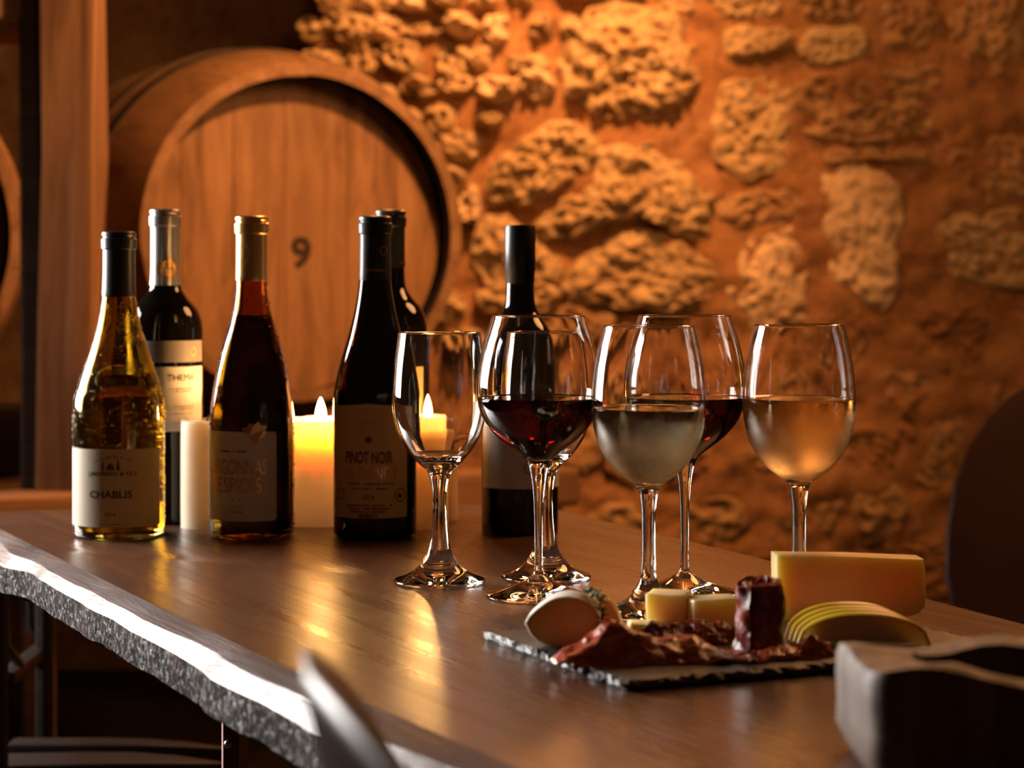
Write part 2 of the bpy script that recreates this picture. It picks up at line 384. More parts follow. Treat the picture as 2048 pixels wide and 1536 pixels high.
# ------------------------------------------------------------------ setting: floor, stone wall, dark recess
mk('floor', [(-4, -1.2, 0), (4, -1.2, 0), (4, 6, 0), (-4, 6, 0)], [(0, 1, 2, 3)], M['floor'])
struct(bpy.data.objects['floor'])
W0 = Vector((-0.435, 4.42)); WD = Vector((0.979, -0.204)).normalized(); WN = Vector((-WD.y * -1, -WD.x)); WN = Vector((WD.y, -WD.x))
def wall_uv(px, py):
    """pixel -> (a, z) on the wall plane: a along the wall, z height"""
    k = (px - CX) / F
    # (k d, d) = W0 + a WD  ->  solve
    d = (W0.x * WD.y - W0.y * WD.x) / (k * WD.y - WD.x)
    a = ((k * d - W0.x) * WD.x + (d - W0.y) * WD.y)
    return a, CAMZ - (py - HY) / F * d
def wall_pt(a, z, h):
    p = W0 + WD * a + WN * h
    return Vector((p.x, p.y, z))
def wall_face():
    nu, nv = 190, 160
    A0, A1, Z0, Z1 = 0.0, 2.3, 0.0, 2.3
    vs, fs = [], []
    for j in range(nv + 1):
        for i in range(nu + 1):
            a = A0 + (A1 - A0) * i / nu; z = Z0 + (Z1 - Z0) * j / nv
            h = 0.020 * fbm((a, z, 0.0), 6, 4) + 0.012 * fbm((a, z, 5.0), 22, 4)
            rough = max(0.0, 1 - a / 0.75)
            h -= rough * 0.035
            e = 0.05 * fbm((0.3, z, 2.0), 6, 3) if i == 0 else 0
            vs.append(wall_pt(a + e, z, h))
    for j in range(nv):
        for i in range(nu):
            q = j * (nu + 1) + i
            fs.append((q, q + 1, q + nu + 2, q + nu + 1))
    # return of the wall into the recess
    base = len(vs)
    for j in range(nv + 1):
        p = vs[j * (nu + 1)]
        vs.append(Vector((p.x - 0.10, p.y + 0.9, p.z)))
    for j in range(nv):
        fs.append((j * (nu + 1), (j + 1) * (nu + 1), base + j + 1, base + j))
    return vs, fs
vs, fs = wall_face()
wall_back = struct(mk('wall_back', vs, fs, M['mortar']))
struct(mk('wall_left', [(-3.5, 5.15, 0), (0.2, 5.15, 0), (0.2, 5.15, 2.6), (-3.5, 5.15, 2.6)], [(0, 1, 2, 3)], M['stone_red']))

def relief(q, seed, rough):
    a = fbm((q.x + seed, q.y, seed), 11, 4); b = abs(fbm((q.x, q.y + seed, 3.0), 24, 4)); c = fbm((q.x, q.y, seed + 7), 60, 3)
    return rough * (0.7 * a - 1.1 * b + 0.55 * c + 0.2)
def stone(poly_px, prot=0.02, mat='stone', rough=0.012, rings=15, seg=60, seed=0.0, sharp=6.0):
    """one wall stone: an irregular outline bulging out of the mortar, its face broken up by relief"""
    pts = [Vector(wall_uv(*p)) for p in poly_px]
    # resample the closed outline with Catmull-Rom
    n = len(pts); out = []
    for k in range(seg):
        t = k / seg * n; i = int(t); f = t - i
        p0, p1, p2, p3 = pts[(i - 1) % n], pts[i % n], pts[(i + 1) % n], pts[(i + 2) % n]
        q = 0.5 * ((2 * p1) + (p2 - p0) * f + (2 * p0 - 5 * p1 + 4 * p2 - p3) * f * f + (-p0 + 3 * p1 - 3 * p2 + p3) * f ** 3)
        out.append(q)
    c = sum(out, Vector((0, 0))) / seg
    size = sum((p - c).length for p in out) / seg
    out = [c + (p - c) * (1 + 0.16 * fbm((p.x + seed, p.y, seed), 20, 4)) for p in out]
    vs, fs = [], []
    tilt = Vector((random.uniform(-1, 1), random.uniform(-0.2, 1))) * 0.25 * prot / size
    for r in range(rings):
        s = 1.0 if r == 0 else 0.995 - 0.94 * ((r - 1) / (rings - 1)) ** 1.15
        for p in out:
            q = c + (p - c) * s
            h = prot * (1 - s ** sharp) if r else -0.03
            h += relief(q, seed, rough) * (1 if r > 1 else 0.3) + (q - c).dot(tilt)
            v = wall_pt(q.x, q.y, max(h, -0.03)); vs.append(v)
    vs.append(wall_pt(c.x, c.y, prot + relief(c, seed, rough)))
    for r in range(rings - 1):
        for k in range(seg):
            j = (k + 1) % seg
            fs.append((r * seg + k, r * seg + j, (r + 1) * seg + j, (r + 1) * seg + k))
    for k in range(seg): fs.append(((rings - 1) * seg + k, (rings - 1) * seg + (k + 1) % seg, len(vs) - 1))
    o = mk('stone', vs, fs, M[mat], wall_back)
    return o
HAND = [
    ([(1120, 40), (1200, 8), (1320, 12), (1385, 60), (1398, 150), (1372, 215), (1300, 242), (1212, 236), (1145, 205), (1118, 130)], 0.075, 'stone', 0.035),
    ([(1445, 75), (1500, 48), (1575, 60), (1588, 92), (1540, 112), (1465, 120)], 0.045, 'stone', 0.012),
    ([(1605, 62), (1720, 55), (1745, 85), (1715, 125), (1640, 135), (1600, 110)], 0.025, 'stone', 0.010),
    ([(1590, 160), (1700, 150), (1850, 122), (1895, 175), (1882, 262), (1800, 280), (1690, 285), (1600, 255)], 0.010, 'stone_red', 0.020),
    ([(1440, 170), (1500, 160), (1568, 165), (1582, 250), (1575, 335), (1510, 362), (1440, 330), (1425, 240)], 0.018, 'stone', 0.016),
    ([(975, 345), (1050, 272), (1130, 240), (1190, 268), (1180, 340), (1095, 395), (1000, 415)], 0.055, 'stone', 0.030),
    ([(1205, 305), (1290, 295), (1395, 345), (1422, 430), (1405, 485), (1300, 447), (1212, 452), (1130, 492), (1072, 455), (1105, 405), (1180, 365)], 0.070, 'stone', 0.030),
    ([(1150, 525), (1222, 472), (1300, 460), (1395, 495), (1440, 565), (1430, 610), (1330, 628), (1200, 622), (1130, 590)], 0.042, 'stone', 0.022),
    ([(1470, 512), (1530, 472), (1598, 457), (1612, 560), (1602, 648), (1530, 662), (1468, 622), (1452, 570)], 0.020, 'stone_pale', 0.012),
    ([(1650, 352), (1720, 335), (1792, 365), (1800, 480), (1802, 585), (1745, 612), (1700, 582), (1665, 560), (1645, 450)], 0.024, 'stone_pale', 0.012),
    ([(1870, 442), (1960, 420), (2080, 430), (2090, 560), (1960, 572), (1900, 542), (1865, 500)], 0.022, 'stone', 0.016),
    ([(1905, 290), (2060, 262), (2120, 330), (2080, 390), (1960, 410), (1890, 380)], 0.018, 'stone_red', 0.016),
    ([(1420, -40), (1560, -50), (1572, 32), (1482, 42), (1425, 22)], 0.030, 'stone', 0.014),
    ([(1590, -40), (1700, -50), (1730, 30), (1660, 45), (1595, 30)], 0.030, 'stone_red', 0.014),
    ([(1770, -40), (1850, -60), (1880, 40), (1850, 105), (1780, 95), (1750, 30)], 0.020, 'stone_red', 0.016),
    ([(1900, -40), (2020, -60), (2060, 60), (2010, 150), (1930, 140), (1895, 60)], 0.020, 'stone_red', 0.016),
    ([(1650, 300), (1760, 295), (1850, 300), (1850, 325), (1750, 322), (1660, 328)], 0.016, 'stone_red', 0.008),
    ([(1440, 395), (1520, 380), (1610, 385), (1630, 430), (1540, 455), (1450, 440)], 0.018, 'stone_red', 0.012),
    ([(940, 470), (1000, 430), (1060, 470), (1120, 520), (1110, 580), (1030, 600), (960, 570)], 0.040, 'stone', 0.022),
    ([(1120, -60), (1230, -80), (1300, -50), (1290, -5), (1180, 0), (1110, -10)], 0.05, 'stone', 0.02),
    ([(1310, -60), (1410, -60), (1410, 20), (1350, 25), (1310, -5)], 0.03, 'stone', 0.016),
]
for i, (poly, pr, mt, ro) in enumerate(HAND):
    stone(poly, pr * 0.62, mt, ro * 1.15, seed=i * 3.7, seg=80, rings=22)
def inside(p, poly):
    r = False; j = len(poly) - 1
    for i in range(len(poly)):
        if (poly[i][1] > p[1]) != (poly[j][1] > p[1]) and p[0] < (poly[j][0] - poly[i][0]) * (p[1] - poly[i][1]) / (poly[j][1] - poly[i][1]) + poly[i][0]: r = not r
        j = i
    return r
def near_hand(p, m):
    for poly, *_ in HAND:
        if inside(p, poly): return True
        for q in poly:
            if math.hypot(q[0] - p[0], q[1] - p[1]) < m: return True
    return False
def scatter(x0, x1, y0, y1, sx, sy, prot, rough, mats, fill=0.47):
    j = 0; y = y0
    while y < y1:
        x = x0 + (sx / 2 if j % 2 else 0)
        while x < x1:
            cx, cyy = x + random.uniform(-.2, .2) * sx, y + random.uniform(-.18, .18) * sy
            if not near_hand((cx, cyy), 0.5 * min(sx, sy)):
                n = random.randint(4, 7); a0 = random.uniform(0, 2 * PI)
                rx, ry = sx * fill * random.uniform(.6, 1.25), sy * fill * random.uniform(.6, 1.25)
                poly = [(cx + rx * random.uniform(.75, 1.2) * math.cos(a0 + 2 * PI * k / n), cyy + ry * random.uniform(.75, 1.2) * math.sin(a0 + 2 * PI * k / n)) for k in range(n)]
                poly.reverse()
                stone(poly, prot * random.uniform(.6, 1.3), random.choice(mats), rough, seed=random.uniform(0, 90), seg=36, rings=10, sharp=random.uniform(3, 9))
            x += sx
        y += sy; j += 1
scatter(618, 1110, -60, 430, 78, 60, 0.040, 0.055, ['stone', 'stone', 'stone_pale'], 0.52)
scatter(900, 1130, 470, 700, 90, 70, 0.035, 0.040, ['stone'], 0.50)
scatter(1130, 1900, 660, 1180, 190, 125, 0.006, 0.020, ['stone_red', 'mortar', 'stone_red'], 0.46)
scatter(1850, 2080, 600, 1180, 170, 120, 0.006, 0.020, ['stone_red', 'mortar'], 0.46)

# ------------------------------------------------------------------ barrels on their rack
BA = math.radians(25)
def make_barrel(label):
    L, R0, RB, T = 0.94, 0.290, 0.345, 0.026
    root = thing('wine_barrel', label, 'barrel', group='oak barrels lying on the rack')
    rad = lambda t: R0 + (RB - R0) * (1 - ((t - L / 2) / (L / 2)) ** 2)
    NS = 26; nt = 18
    for i in range(NS):
        a0 = 2 * PI * (i + 0.003) / NS; a1 = 2 * PI * (i + 0.997) / NS
        vs, fs = [], []
        off = random.uniform(-0.0012, 0.0012); na = 4
        for t in range(nt + 1):
            y = L * t / nt
            for inner in (0, 1):
                for k in range(na + 1):
                    a = a0 + (a1 - a0) * k / na
                    r = rad(y) + off - (T if inner else 0)
                    if not inner and t in (0, nt): r -= 0.006
                    vs.append((r * math.sin(a), y, r * math.cos(a)))
        m = 2 * (na + 1)
        for t in range(nt):
            for k in range(na):
                q = t * m + k
                fs.append((q, q + 1, q + m + 1, q + m)); q += na + 1; fs.append((q + 1, q, q + m, q + m + 1))
            q = t * m
            fs.append((q, q + m, q + m + na + 1, q + na + 1)); fs.append((q + na, q + 2 * na + 1, q + m + 2 * na + 1, q + m + na))
        for e in (0, nt):
            for k in range(na):
                q = e * m + k; f = (q, q + na + 1, q + na + 2, q + 1)
                fs.append(f if e == 0 else tuple(reversed(f)))
        st = mk('stave', vs, fs, M['barrel'], root, True, 30); st.data.materials.append(M['stave_shade'])
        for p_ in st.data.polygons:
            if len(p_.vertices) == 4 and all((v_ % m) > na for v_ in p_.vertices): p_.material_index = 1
    RH = R0 - T + 0.004; y0 = 0.066
    edges = [-1.0, -0.74, -0.40, -0.06, 0.36, 0.70, 1.0]
    for x0, x1 in zip(edges, edges[1:]):
        x0 = x0 * RH + 0.0007; x1 = x1 * RH - 0.0007
        n = 12; up = []
        for k in range(n + 1):
            x = x0 + (x1 - x0) * k / n; up.append((x, math.sqrt(max(RH * RH - x * x, 0))))
        loop = [(x, z) for x, z in up] + [(x, -z) for x, z in reversed(up)]
        N = len(loop)
        vs = [(x, y0, z) for x, z in loop] + [(x, y0 + 0.022, z) for x, z in loop]
        fs = [tuple(range(N)), tuple(reversed(range(N, 2 * N)))] + [(k, k + N, (k + 1) % N + N, (k + 1) % N) for k in range(N)]
        mk('head_board', vs, fs, M['head'], root, False)
    for y, wd in ((0.015, 0.045), (0.20, 0.040), (0.30, 0.040), (0.60, 0.04), (0.70, 0.04), (0.88, 0.045)):
        if y < 0.1: continue
        vs, fs = [], []; n = 72
        for k in range(n):
            a = 2 * PI * k / n
            for yy, e in ((y, 0.001), (y, 0.0035), (y + wd, 0.0035), (y + wd, 0.001)):
                r = rad(yy) + e; vs.append((r * math.sin(a), yy, r * math.cos(a)))
        for k in range(n):
            j = (k + 1) % n
            for q in range(3): fs.append((4 * k + q, 4 * j + q, 4 * j + q + 1, 4 * k + q + 1))
        mk('hoop', vs, fs, M['hoop'], root, True, 40)
    return root
def text_geo(s, size=1.0, bold=0.0):
    cu = bpy.data.curves.new('txt', 'FONT'); cu.body = s; cu.size = size; cu.align_x = 'CENTER'; cu.align_y = 'CENTER'
    cu.offset = bold; cu.resolution_u = 3
    o = bpy.data.objects.new('txt', cu); COL.objects.link(o)
    bpy.context.view_layer.update()
    me = bpy.data.meshes.new_from_object(o.evaluated_get(bpy.context.evaluated_depsgraph_get()))
    vs = [v.co.copy() for v in me.vertices]; fs = [tuple(p.vertices) for p in me.polygons]
    bpy.data.objects.remove(o); bpy.data.curves.remove(cu); bpy.data.meshes.remove(me)
    cxx = (min(v.x for v in vs) + max(v.x for v in vs)) / 2; czz = (min(v.y for v in vs) + max(v.y for v in vs)) / 2
    return [(v.x - cxx, v.y - czz) for v in vs], fs
def fit_text(s, width, height, bold=0.02):
    vs, fs = text_geo(s, 1.0, bold)
    wx = max(v[0] for v in vs) * 2; hz = max(v[1] for v in vs) * 2
    return [(v[0] * width / wx, v[1] * height / hz) for v in vs], fs
barrel = make_barrel('large oak wine barrel with the number 9 on its head')
hc = at(614, 465, 3.36)
barrel.location = hc; barrel.rotation_euler = (0, 0, BA)
src_parts = list(barrel.children)
b2 = barrel.copy(); COL.objects.link(b2)
b2['label'] = 'shadowed oak barrel cut off by the left edge, left of the timber post'
b2.location = (hc.x - 0.755 * math.cos(BA), hc.y - 0.755 * math.sin(BA), hc.z - 0.01)
for ch in src_parts:
    c = ch.copy(); COL.objects.link(c); c.parent = b2
nv9, nf9 = fit_text('9', 0.037, 0.056, 0.035)
mk('painted_number', [(x + 0.012, 0.0652, z - 0.033) for x, z in nv9], nf9, M['paint'], [c for c in barrel.children if c.name.startswith('head_board')][2], False)

rk = thing('barrel_rack', 'rough timber barrel rack with a tall upright post and long rails', 'rack', (-0.655, 2.98, 0))
bm = rbox_bm(0.080, 0.09, 1.5, 0.008, 2, 5, 0.012, 4.0, 3.0)
for v in bm.verts:
    v.co.x += 0.012 * fbm((0, 0, v.co.z), 1.6, 3) - 0.014 * max(0, 0.6 - v.co.z); v.co.y += 0.01 * fbm((3, 0, v.co.z), 1.6, 3)
bmo('post', bm, M['beam'], rk, True, 45, (0.002, 0, 0.688))
bm = rbox_bm(0.038, 0.09, 2.2, 0.006, 1, 4, 0.004, 5.0, 8.0)
bmo('post', bm, M['darkwood'], rk, True, 45, (-0.058, 0.03, 0))
def rail(name, x0, y0, x1, y1, z, hgt, dep, mat):
    dx, dy = x1 - x0, y1 - y0; L = math.hypot(dx, dy)
    bm = rbox_bm(L, dep, hgt, 0.006, 1, 5, 0.006, 5.0, random.uniform(0, 9))
    return bmo(name, bm, mat, rk, True, 45, ((x0 + x1) / 2 + 0.655, (y0 + y1) / 2 - 2.98, z), (0, 0, math.atan2(dy, dx)))
rail('rail', -1.25, 2.64, 0.10, 3.35, 0.625, 0.065, 0.07, M['rail'])
rail('rail', -1.45, 3.15, -0.25, 3.72, 0.66, 0.07, 0.09, M['rail'])
rail('rail', -1.60, 3.55, -0.45, 4.08, 0.66, 0.07, 0.09, M['rail'])
rail('shelf_board', -1.45, 2.95, -0.735, 3.12, 1.385, 0.04, 0.30, M['rail'])
rail('lower_board', -1.40, 2.80, -0.74, 3.10, 0.70, 0.11, 0.05, M['darkwood'])
for (dx, dy) in ((-0.02, 0.02), (-0.60, -0.25), (0.70, 0.36), (-0.40, 0.75), (0.35, 1.10)):
    if (dx, dy) == (-0.02, 0.02): continue
    bmo('leg', rbox_bm(0.08, 0.08, 0.62, 0.006, 1), M['darkwood'], rk, True, 45, (dx, dy, 0))
# a wooden crate on the upper shelf
cr = thing('wooden_crate', 'slatted wooden crate on the shelf in the top left corner', 'crate', (-0.90, 3.02, 1.428), 0.23)
for k in range(5):
    bmo('slat', rbox_bm(0.052, 0.012, 0.22, 0.002, 1), M['beam'], cr, True, 40, (-0.13 + 0.062 * k, -0.10, 0))
for sx in (-1, 1): bmo('side_panel', rbox_bm(0.012, 0.20, 0.22, 0.002, 1), M['beam'], cr, True, 40, (sx * 0.165, 0.005, 0))
bmo('bottom_panel', rbox_bm(0.31, 0.19, 0.010, 0.002, 1), M['beam'], cr, True, 40, (0, 0.005, 0.001))

# ------------------------------------------------------------------ the slab table
def lerp_line(pts, step):
    out = []
    for p, q in zip(pts, pts[1:]):
        n = max(1, int((q - p).length / step))
        for k in range(n): out.append(p.lerp(q, k / n))
    out.append(pts[-1]); return out
left_px = [(-78, 1025), (0, 1058), (80, 1098), (156, 1135), (188, 1150), (308, 1210), (398, 1251), (507, 1304), (597, 1346), (667, 1377), (775, 1424), (840, 1452), (1000, 1521)]
L = [tp(*p).to_2d() for p in left_px]
ld = (L[-1] - L[-4]).normalized()
L += [L[-1] + ld * 0.35, L[-1] + ld * 0.85]
right_px = [(1116, 1020), (1300, 1064), (1500, 1112), (1850, 1197), (2048, 1249)]
Rr = [tp(*p).to_2d() for p in right_px]; rd = (Rr[-1] - Rr[-2]).normalized(); Rr.append(Rr[-1] + rd * 1.35)
far = [tp(1095, 1013).to_2d(), tp(1060, 1009).to_2d(), tp(700, 1008).to_2d(), tp(300, 1014).to_2d()]
loop = lerp_line(L, 0.006)
nl = len(loop)
loop += lerp_line([L[-1] + Vector((0.02, -0.02)), Rr[-1]], 0.05)[1:] + lerp_line(list(reversed(Rr)), 0.02)[1:] + lerp_line(far, 0.03)
N = len(loop)
ctr = sum(loop, Vector((0, 0))) / N
rings = []
area2 = sum(loop[i].x * loop[(i + 1) % N].y - loop[(i + 1) % N].x * loop[i].y for i in range(N))
sgn = 1 if area2 > 0 else -1
def ring_profile(i):
    p = loop[i]
    if i < nl:                                       # the live edge: sloping band, pale worn chamfer, sawn face, lip
        s = p.y
        wv = fbm((s, 1.0, 0), 5, 2)
        b = 0.017 + 0.009 * fbm((s, 2.0, 0), 6, 2) + 0.0008 * fbm((s, 0, 7), 40, 2)
        c = 0.0085 + 0.004 * wv + 0.005 * max(0, min(1, (1.75 - s) / 0.6))
        fz = 0.022 + 0.002 * fbm((s, 5, 0), 20, 3)
        j = 0.0007 * fbm((s, 3, 3), 70, 3)
        return [(0, 0), (b * 0.5, -0.0026), (b, -0.0058), (b + c * 0.5, -0.0058 - c * 0.42), (b + c, -0.0058 - c * 0.84), (b + c + 0.001 + j, -0.0058 - c - fz * 0.5),
                (b + c + 0.001 + j, -0.0058 - c - fz), (b + c - 0.008, -0.0058 - c - fz - 0.006), (b + c - 0.05, -0.047)]
    return [(0, 0), (0.002, -0.0006), (0.004, -0.003), (0.005, -0.006), (0.006, -0.015), (0.006, -0.025), (0.005, -0.036), (0.0, -0.042), (-0.03, -0.047)]
verts = []
nr = 9
for k in range(nr):
    for i in range(N):
        a, b = loop[(i - 2) % N], loop[(i + 2) % N]
        t = (b - a).normalized(); nrm = Vector((t.y, -t.x)) * sgn
        o, z = ring_profile(i)[k]
        p = loop[i] + nrm * o
        verts.append((p.x, p.y, TZ + z))
top_faces = [tuple(range(N)) if sgn > 0 else tuple(reversed(range(N)))]
side = []
for k in range(nr - 1):
    for i in range(N):
        j = (i + 1) % N
        f = (k * N + i, (k + 1) * N + i, (k + 1) * N + j, k * N + j)
        side.append(f if sgn > 0 else tuple(reversed(f)))
bot = [tuple(range((nr - 1) * N, nr * N))] if sgn < 0 else [tuple(reversed(range((nr - 1) * N, nr * N)))]
tbl = thing('slab_table', 'dark wooden live-edge slab table carrying the bottles, glasses and cheese board', 'table', (0, 0, 0))
tt = mk('table_top', verts, top_faces + side + bot, M['table'], tbl, True, 14)
for k_ in ('edge', 'edge_worn', 'edge_sawn'): tt.data.materials.append(M[k_])
for idx in range(1, 1 + len(side)):
    if ((idx - 1) % N) < nl: tt.data.polygons[idx].material_index = (1, 1, 2, 2, 3, 3, 3, 3)[(idx - 1) // N]
# iron flat-bar legs
def flat_leg(x, y, wd=0.013, dp=0.06):
    lg = bmo('leg', rbox_bm(wd, dp, TZ - 0.047, 0.0015, 1), M['iron'], tbl, True, 40, (x, y, 0))
    return lg
p = at(471, 1460, 1.55)
lg = flat_leg(p.x, p.y)
bm = bmesh.new(); bmesh.ops.create_uvsphere(bm, u_segments=12, v_segments=6, radius=0.0035)
bmo('bolt', bm, M['steel'], lg, True, None, (-0.001, -0.032, CAMZ - (1487 - HY) / F * 1.52))
flat_leg(0.30, 1.05); flat_leg(-0.05, 2.05); flat_leg(0.62, 0.55)

# ------------------------------------------------------------------ chairs
def make_chair(label, loc, rz, group):
    """shell-backed leather chair; faces local +y, backrest at local y = 0"""
    root = thing('dining_chair', label, 'chair', loc, rz, group)
    vs, fs = [], []; nu, nv = 28, 20; T = 0.010
    HW, HH, ZC = 0.215, 0.235, 0.640; tilt = math.tan(math.radians(17))
    for j in range(nv + 1):
        ph = -PI / 2 + PI * j / nv
        for i in range(nu):
            th = 2 * PI * i / nu
            e = lambda c, m: math.copysign(abs(c) ** m, c)
            x = HW * e(math.cos(ph), 0.8) * e(math.cos(th), 0.78)
            zz = HH * e(math.cos(ph), 0.8) * e(math.sin(th), 0.85)
            y = T * e(math.sin(ph), 0.6)
            z = ZC + zz
            y += -(z - 0.47) * tilt + 1.1 * x * x
            vs.append((x, y, z))
    for j in range(nv):
        for i in range(nu):
            k = (i + 1) % nu
            fs.append((j * nu + i, (j + 1) * nu + i, (j + 1) * nu + k, j * nu + k))
    mk('backrest', vs, fs, M['leather'], root, True)
    bm = rbox_bm(0.43, 0.42, 0.06, 0.025, 4); bmo('seat', bm, M['leather'], root, True, 60, (0, 0.21, 0.41))
    for sx in (-1, 1):
        bm = bmesh.new(); tube_bm(bm, [(sx * 0.17, 0.37, 0.415), (sx * 0.185, 0.39, 0.0)], [0.018, 0.012], 10); bmo('leg', bm, M['shade_blackwood'], root)
        bm = bmesh.new(); tube_bm(bm, [(sx * 0.17, 0.04, 0.415), (sx * 0.185, -0.02, 0.0)], [0.018, 0.012], 10); bmo('leg', bm, M['shade_blackwood'], root)
        bm = bmesh.new(); tube_bm(bm, [(sx * 0.12, 0.03, 0.43), (sx * 0.12, -0.035, 0.48), (sx * 0.12, -0.050, 0.60)], [0.012, 0.012, 0.008], 8); bmo('back_post', bm, M['shade_blackwood'], root)
    return root
make_chair('dark leather chair standing behind the table at the right edge', (0.815, 2.80, 0), math.radians(148), 'leather dining chairs')
make_chair('blurred leather chair close to the camera, pulled up to the table edge', (0.058, 0.66, 0), math.radians(-90 + 13), 'leather dining chairs')
# wooden slat chair beyond the table, seen under its edge
sc = thing('slat_chair', 'dark wooden slat chair seen below the table edge at lower left', 'chair', (-0.50, 2.38, 0), math.radians(-90))
for xx, wd, rot in ((-0.010, 0.040, 0.0), (0.072, 0.062, 0.08)):
    bm = rbox_bm(wd, 0.27, 0.020, 0.006, 2, 4)
    for v in bm.verts:
        e = max(0.0, (v.co.y + 0.02) / 0.155); v.co.x *= max(0.04, 1 - e ** 2.2); v.co.z -= 0.010 * e ** 2
    bmo('seat_board', bm, M['shade_blackwood'], sc, True, 40, (xx, 0.035, 0.430), (0, 0, rot))
for sx in (-0.10, 0.03):
    bm = bmesh.new(); tube_bm(bm, [(sx, -0.075, 0.545), (sx, -0.095, 0.57), (sx * 1.02, -0.100, 0.675)], [0.006, 0.007, 0.007], 8); bmo('back_slat', bm, M['shade_blackwood'], sc)
for z in (0.53, 0.67):
    bmo('back_rail', rbox_bm(0.20, 0.022, 0.018, 0.006, 2), M['shade_blackwood'], sc, True, 40, (-0.03, -0.085 - (0.015 if z > 0.6 else 0), z))
for sx in (-1, 1):
    for yy, zt in ((-0.075, 0.67), (0.06, 0.43)):
        bm = bmesh.new(); tube_bm(bm, [(sx * 0.11 + 0.03, yy, 0), (sx * 0.11 + 0.03, yy, zt)], 0.011, 8); bmo('leg', bm, M['shade_blackwood'], sc)

# ------------------------------------------------------------------ bottles
def face_cam(x, y): return math.atan2(-x, y)
def put(px, d):
    return Vector(((px - CX) / F * d, d, TZ))
def label_patch(name, parent, R, zlo, zhi, a0, a1, mat, top=None, bot=None, cr=0.0, off=0.0004, nu=48, th=0.0002):
    """sheet wrapped on a cylinder of radius R from angle a0 to a1 (degrees, + is right), optional edge functions of u in 0..1"""
    vs, fs = [], []; nv = 6
    a0, a1 = math.radians(a0), math.radians(a1); width = R * (a1 - a0)
    for k in range(2):
        for i in range(nu + 1):
            u = i / nu
            if cr:                                    # denser columns at the corners
                u = 0.5 - 0.5 * math.cos(PI * u)
            ang = a0 + (a1 - a0) * u; e = min(u, 1 - u) * width
            c = cr - math.sqrt(max(cr * cr - (cr - e) ** 2, 0)) if (cr and e < cr) else 0
            t = zhi + (top(u) if top else 0) - c; b = zlo + (bot(u) if bot else 0) + c
            for j in range(nv + 1):
                r = R + off + k * th
                vs.append((r * math.sin(ang), -r * math.cos(ang), b + (t - b) * j / nv))
    m = nv + 1; base = (nu + 1) * m
    for i in range(nu):
        for j in range(nv):
            q = i * m + j
            fs.append((q + base, q + m + base, q + m + 1 + base, q + 1 + base)); fs.append((q, q + 1, q + m + 1, q + m))
        fs.append((i * m, (i + 1) * m, (i + 1) * m + base, i * m + base)); q = i * m + nv; fs.append((q, q + base, q + m + base, q + m))
    for i in (0, nu):
        for j in range(nv):
            q = i * m + j; f = (q, q + base, q + 1 + base, q + 1); fs.append(f if i == 0 else tuple(reversed(f)))
    return mk(name, vs, fs, mat, parent, True, 50)
def print_on(name, parent, R, geo, ang, z, mat, off=0.0009, arc=0.0):
    vs, fs = geo
    a = math.radians(ang); out = []
    for x, y in vs:
        p = a + x / R; out.append(((R + off) * math.sin(p), -(R + off) * math.cos(p), z + y - arc * x * x))
    return mk(name, out, fs, mat, parent, False)
def bars(width, height, n=14, seed=1, gap=0.35):
    """a line of print too small to read"""
    rnd = random.Random(seed); vs, fs = [], []; x = -width / 2; cell = width / n
    for k in range(n):
        if rnd.random() < 0.12: x += cell; continue
        w_ = cell * (1 - gap); h = height * rnd.uniform(0.7, 1.0)
        q = len(vs); vs += [(x, -height / 2), (x + w_, -height / 2), (x + w_, -height / 2 + h), (x, -height / 2 + h)]; fs.append((q, q + 1, q + 2, q + 3)); x += cell
    return vs, fs
def ring_geo(r, wd, n=28, sx=1.0):
    vs = []; fs = []
    for k in range(n):
        a = 2 * PI * k / n; vs += [((r) * math.cos(a) * sx, r * math.sin(a)), ((r - wd) * math.cos(a) * sx, (r - wd) * math.sin(a))]
    for k in range(n):
        j = (k + 1) % n; fs.append((2 * k, 2 * j, 2 * j + 1, 2 * k + 1))
    return vs, fs
def disc_geo(r, n=20, sx=1.0):
    return [(r * math.cos(2 * PI * k / n) * sx, r * math.sin(2 * PI * k / n)) for k in range(n)], [tuple(range(n))]
def dew(name, parent, prof, count, zmin, zmax, seed, mat, sides=True, skip=None):
    """beads of condensation: uncountable, one object"""
    rnd = random.Random(seed); vs, fs = [], []
    P = [p for p in prof]
    def radius(z):
        for (r0, z0), (r1, z1) in zip(P, P[1:]):
            if z0 <= z <= z1 and z1 > z0: return r0 + (r1 - r0) * (z - z0) / (z1 - z0), (r1 - r0) / (z1 - z0)
        return None, 0
    n = 0; guard = 0
    while n < count and guard < count * 20:
        guard += 1
        z = rnd.uniform(zmin, zmax); a = rnd.uniform(-PI, PI)
        d = abs(abs(a) - PI * 0.5)                      # more beads at the flanks than in front
        if sides and abs(a) < PI / 2 and rnd.random() > 0.10 + 0.9 * max(0, 1 - d / 0.75): continue
        if skip and skip(a, z): continue
        r, sl = radius(z)
        if r is None: continue
        s = 0.00040 + 0.00100 * rnd.random() ** 2.2
        nrm = Vector((math.sin(a), -math.cos(a), -sl)).normalized(); c = Vector((r * math.sin(a), -r * math.cos(a), z))
        tx = Vector((math.cos(a), math.sin(a), 0)); ty = nrm.cross(tx)
        q = len(vs)
        for (rr, h) in ((1.0, -0.15), (0.80, 0.45)):
            for k in range(6):
                b = 2 * PI * k / 6; vs.append(c + (tx * math.cos(b) + ty * math.sin(b)) * s * rr + nrm * s * h)
        vs.append(c + nrm * s * 0.75)
        for k in range(6):
            j = (k + 1) % 6
            fs.append((q + k, q + j, q + 6 + j, q + 6 + k)); fs.append((q + 6 + k, q + 6 + j, q + 12))
        n += 1
    o = mk(name, vs, fs, mat, parent, True); o['kind'] = 'stuff'; return o
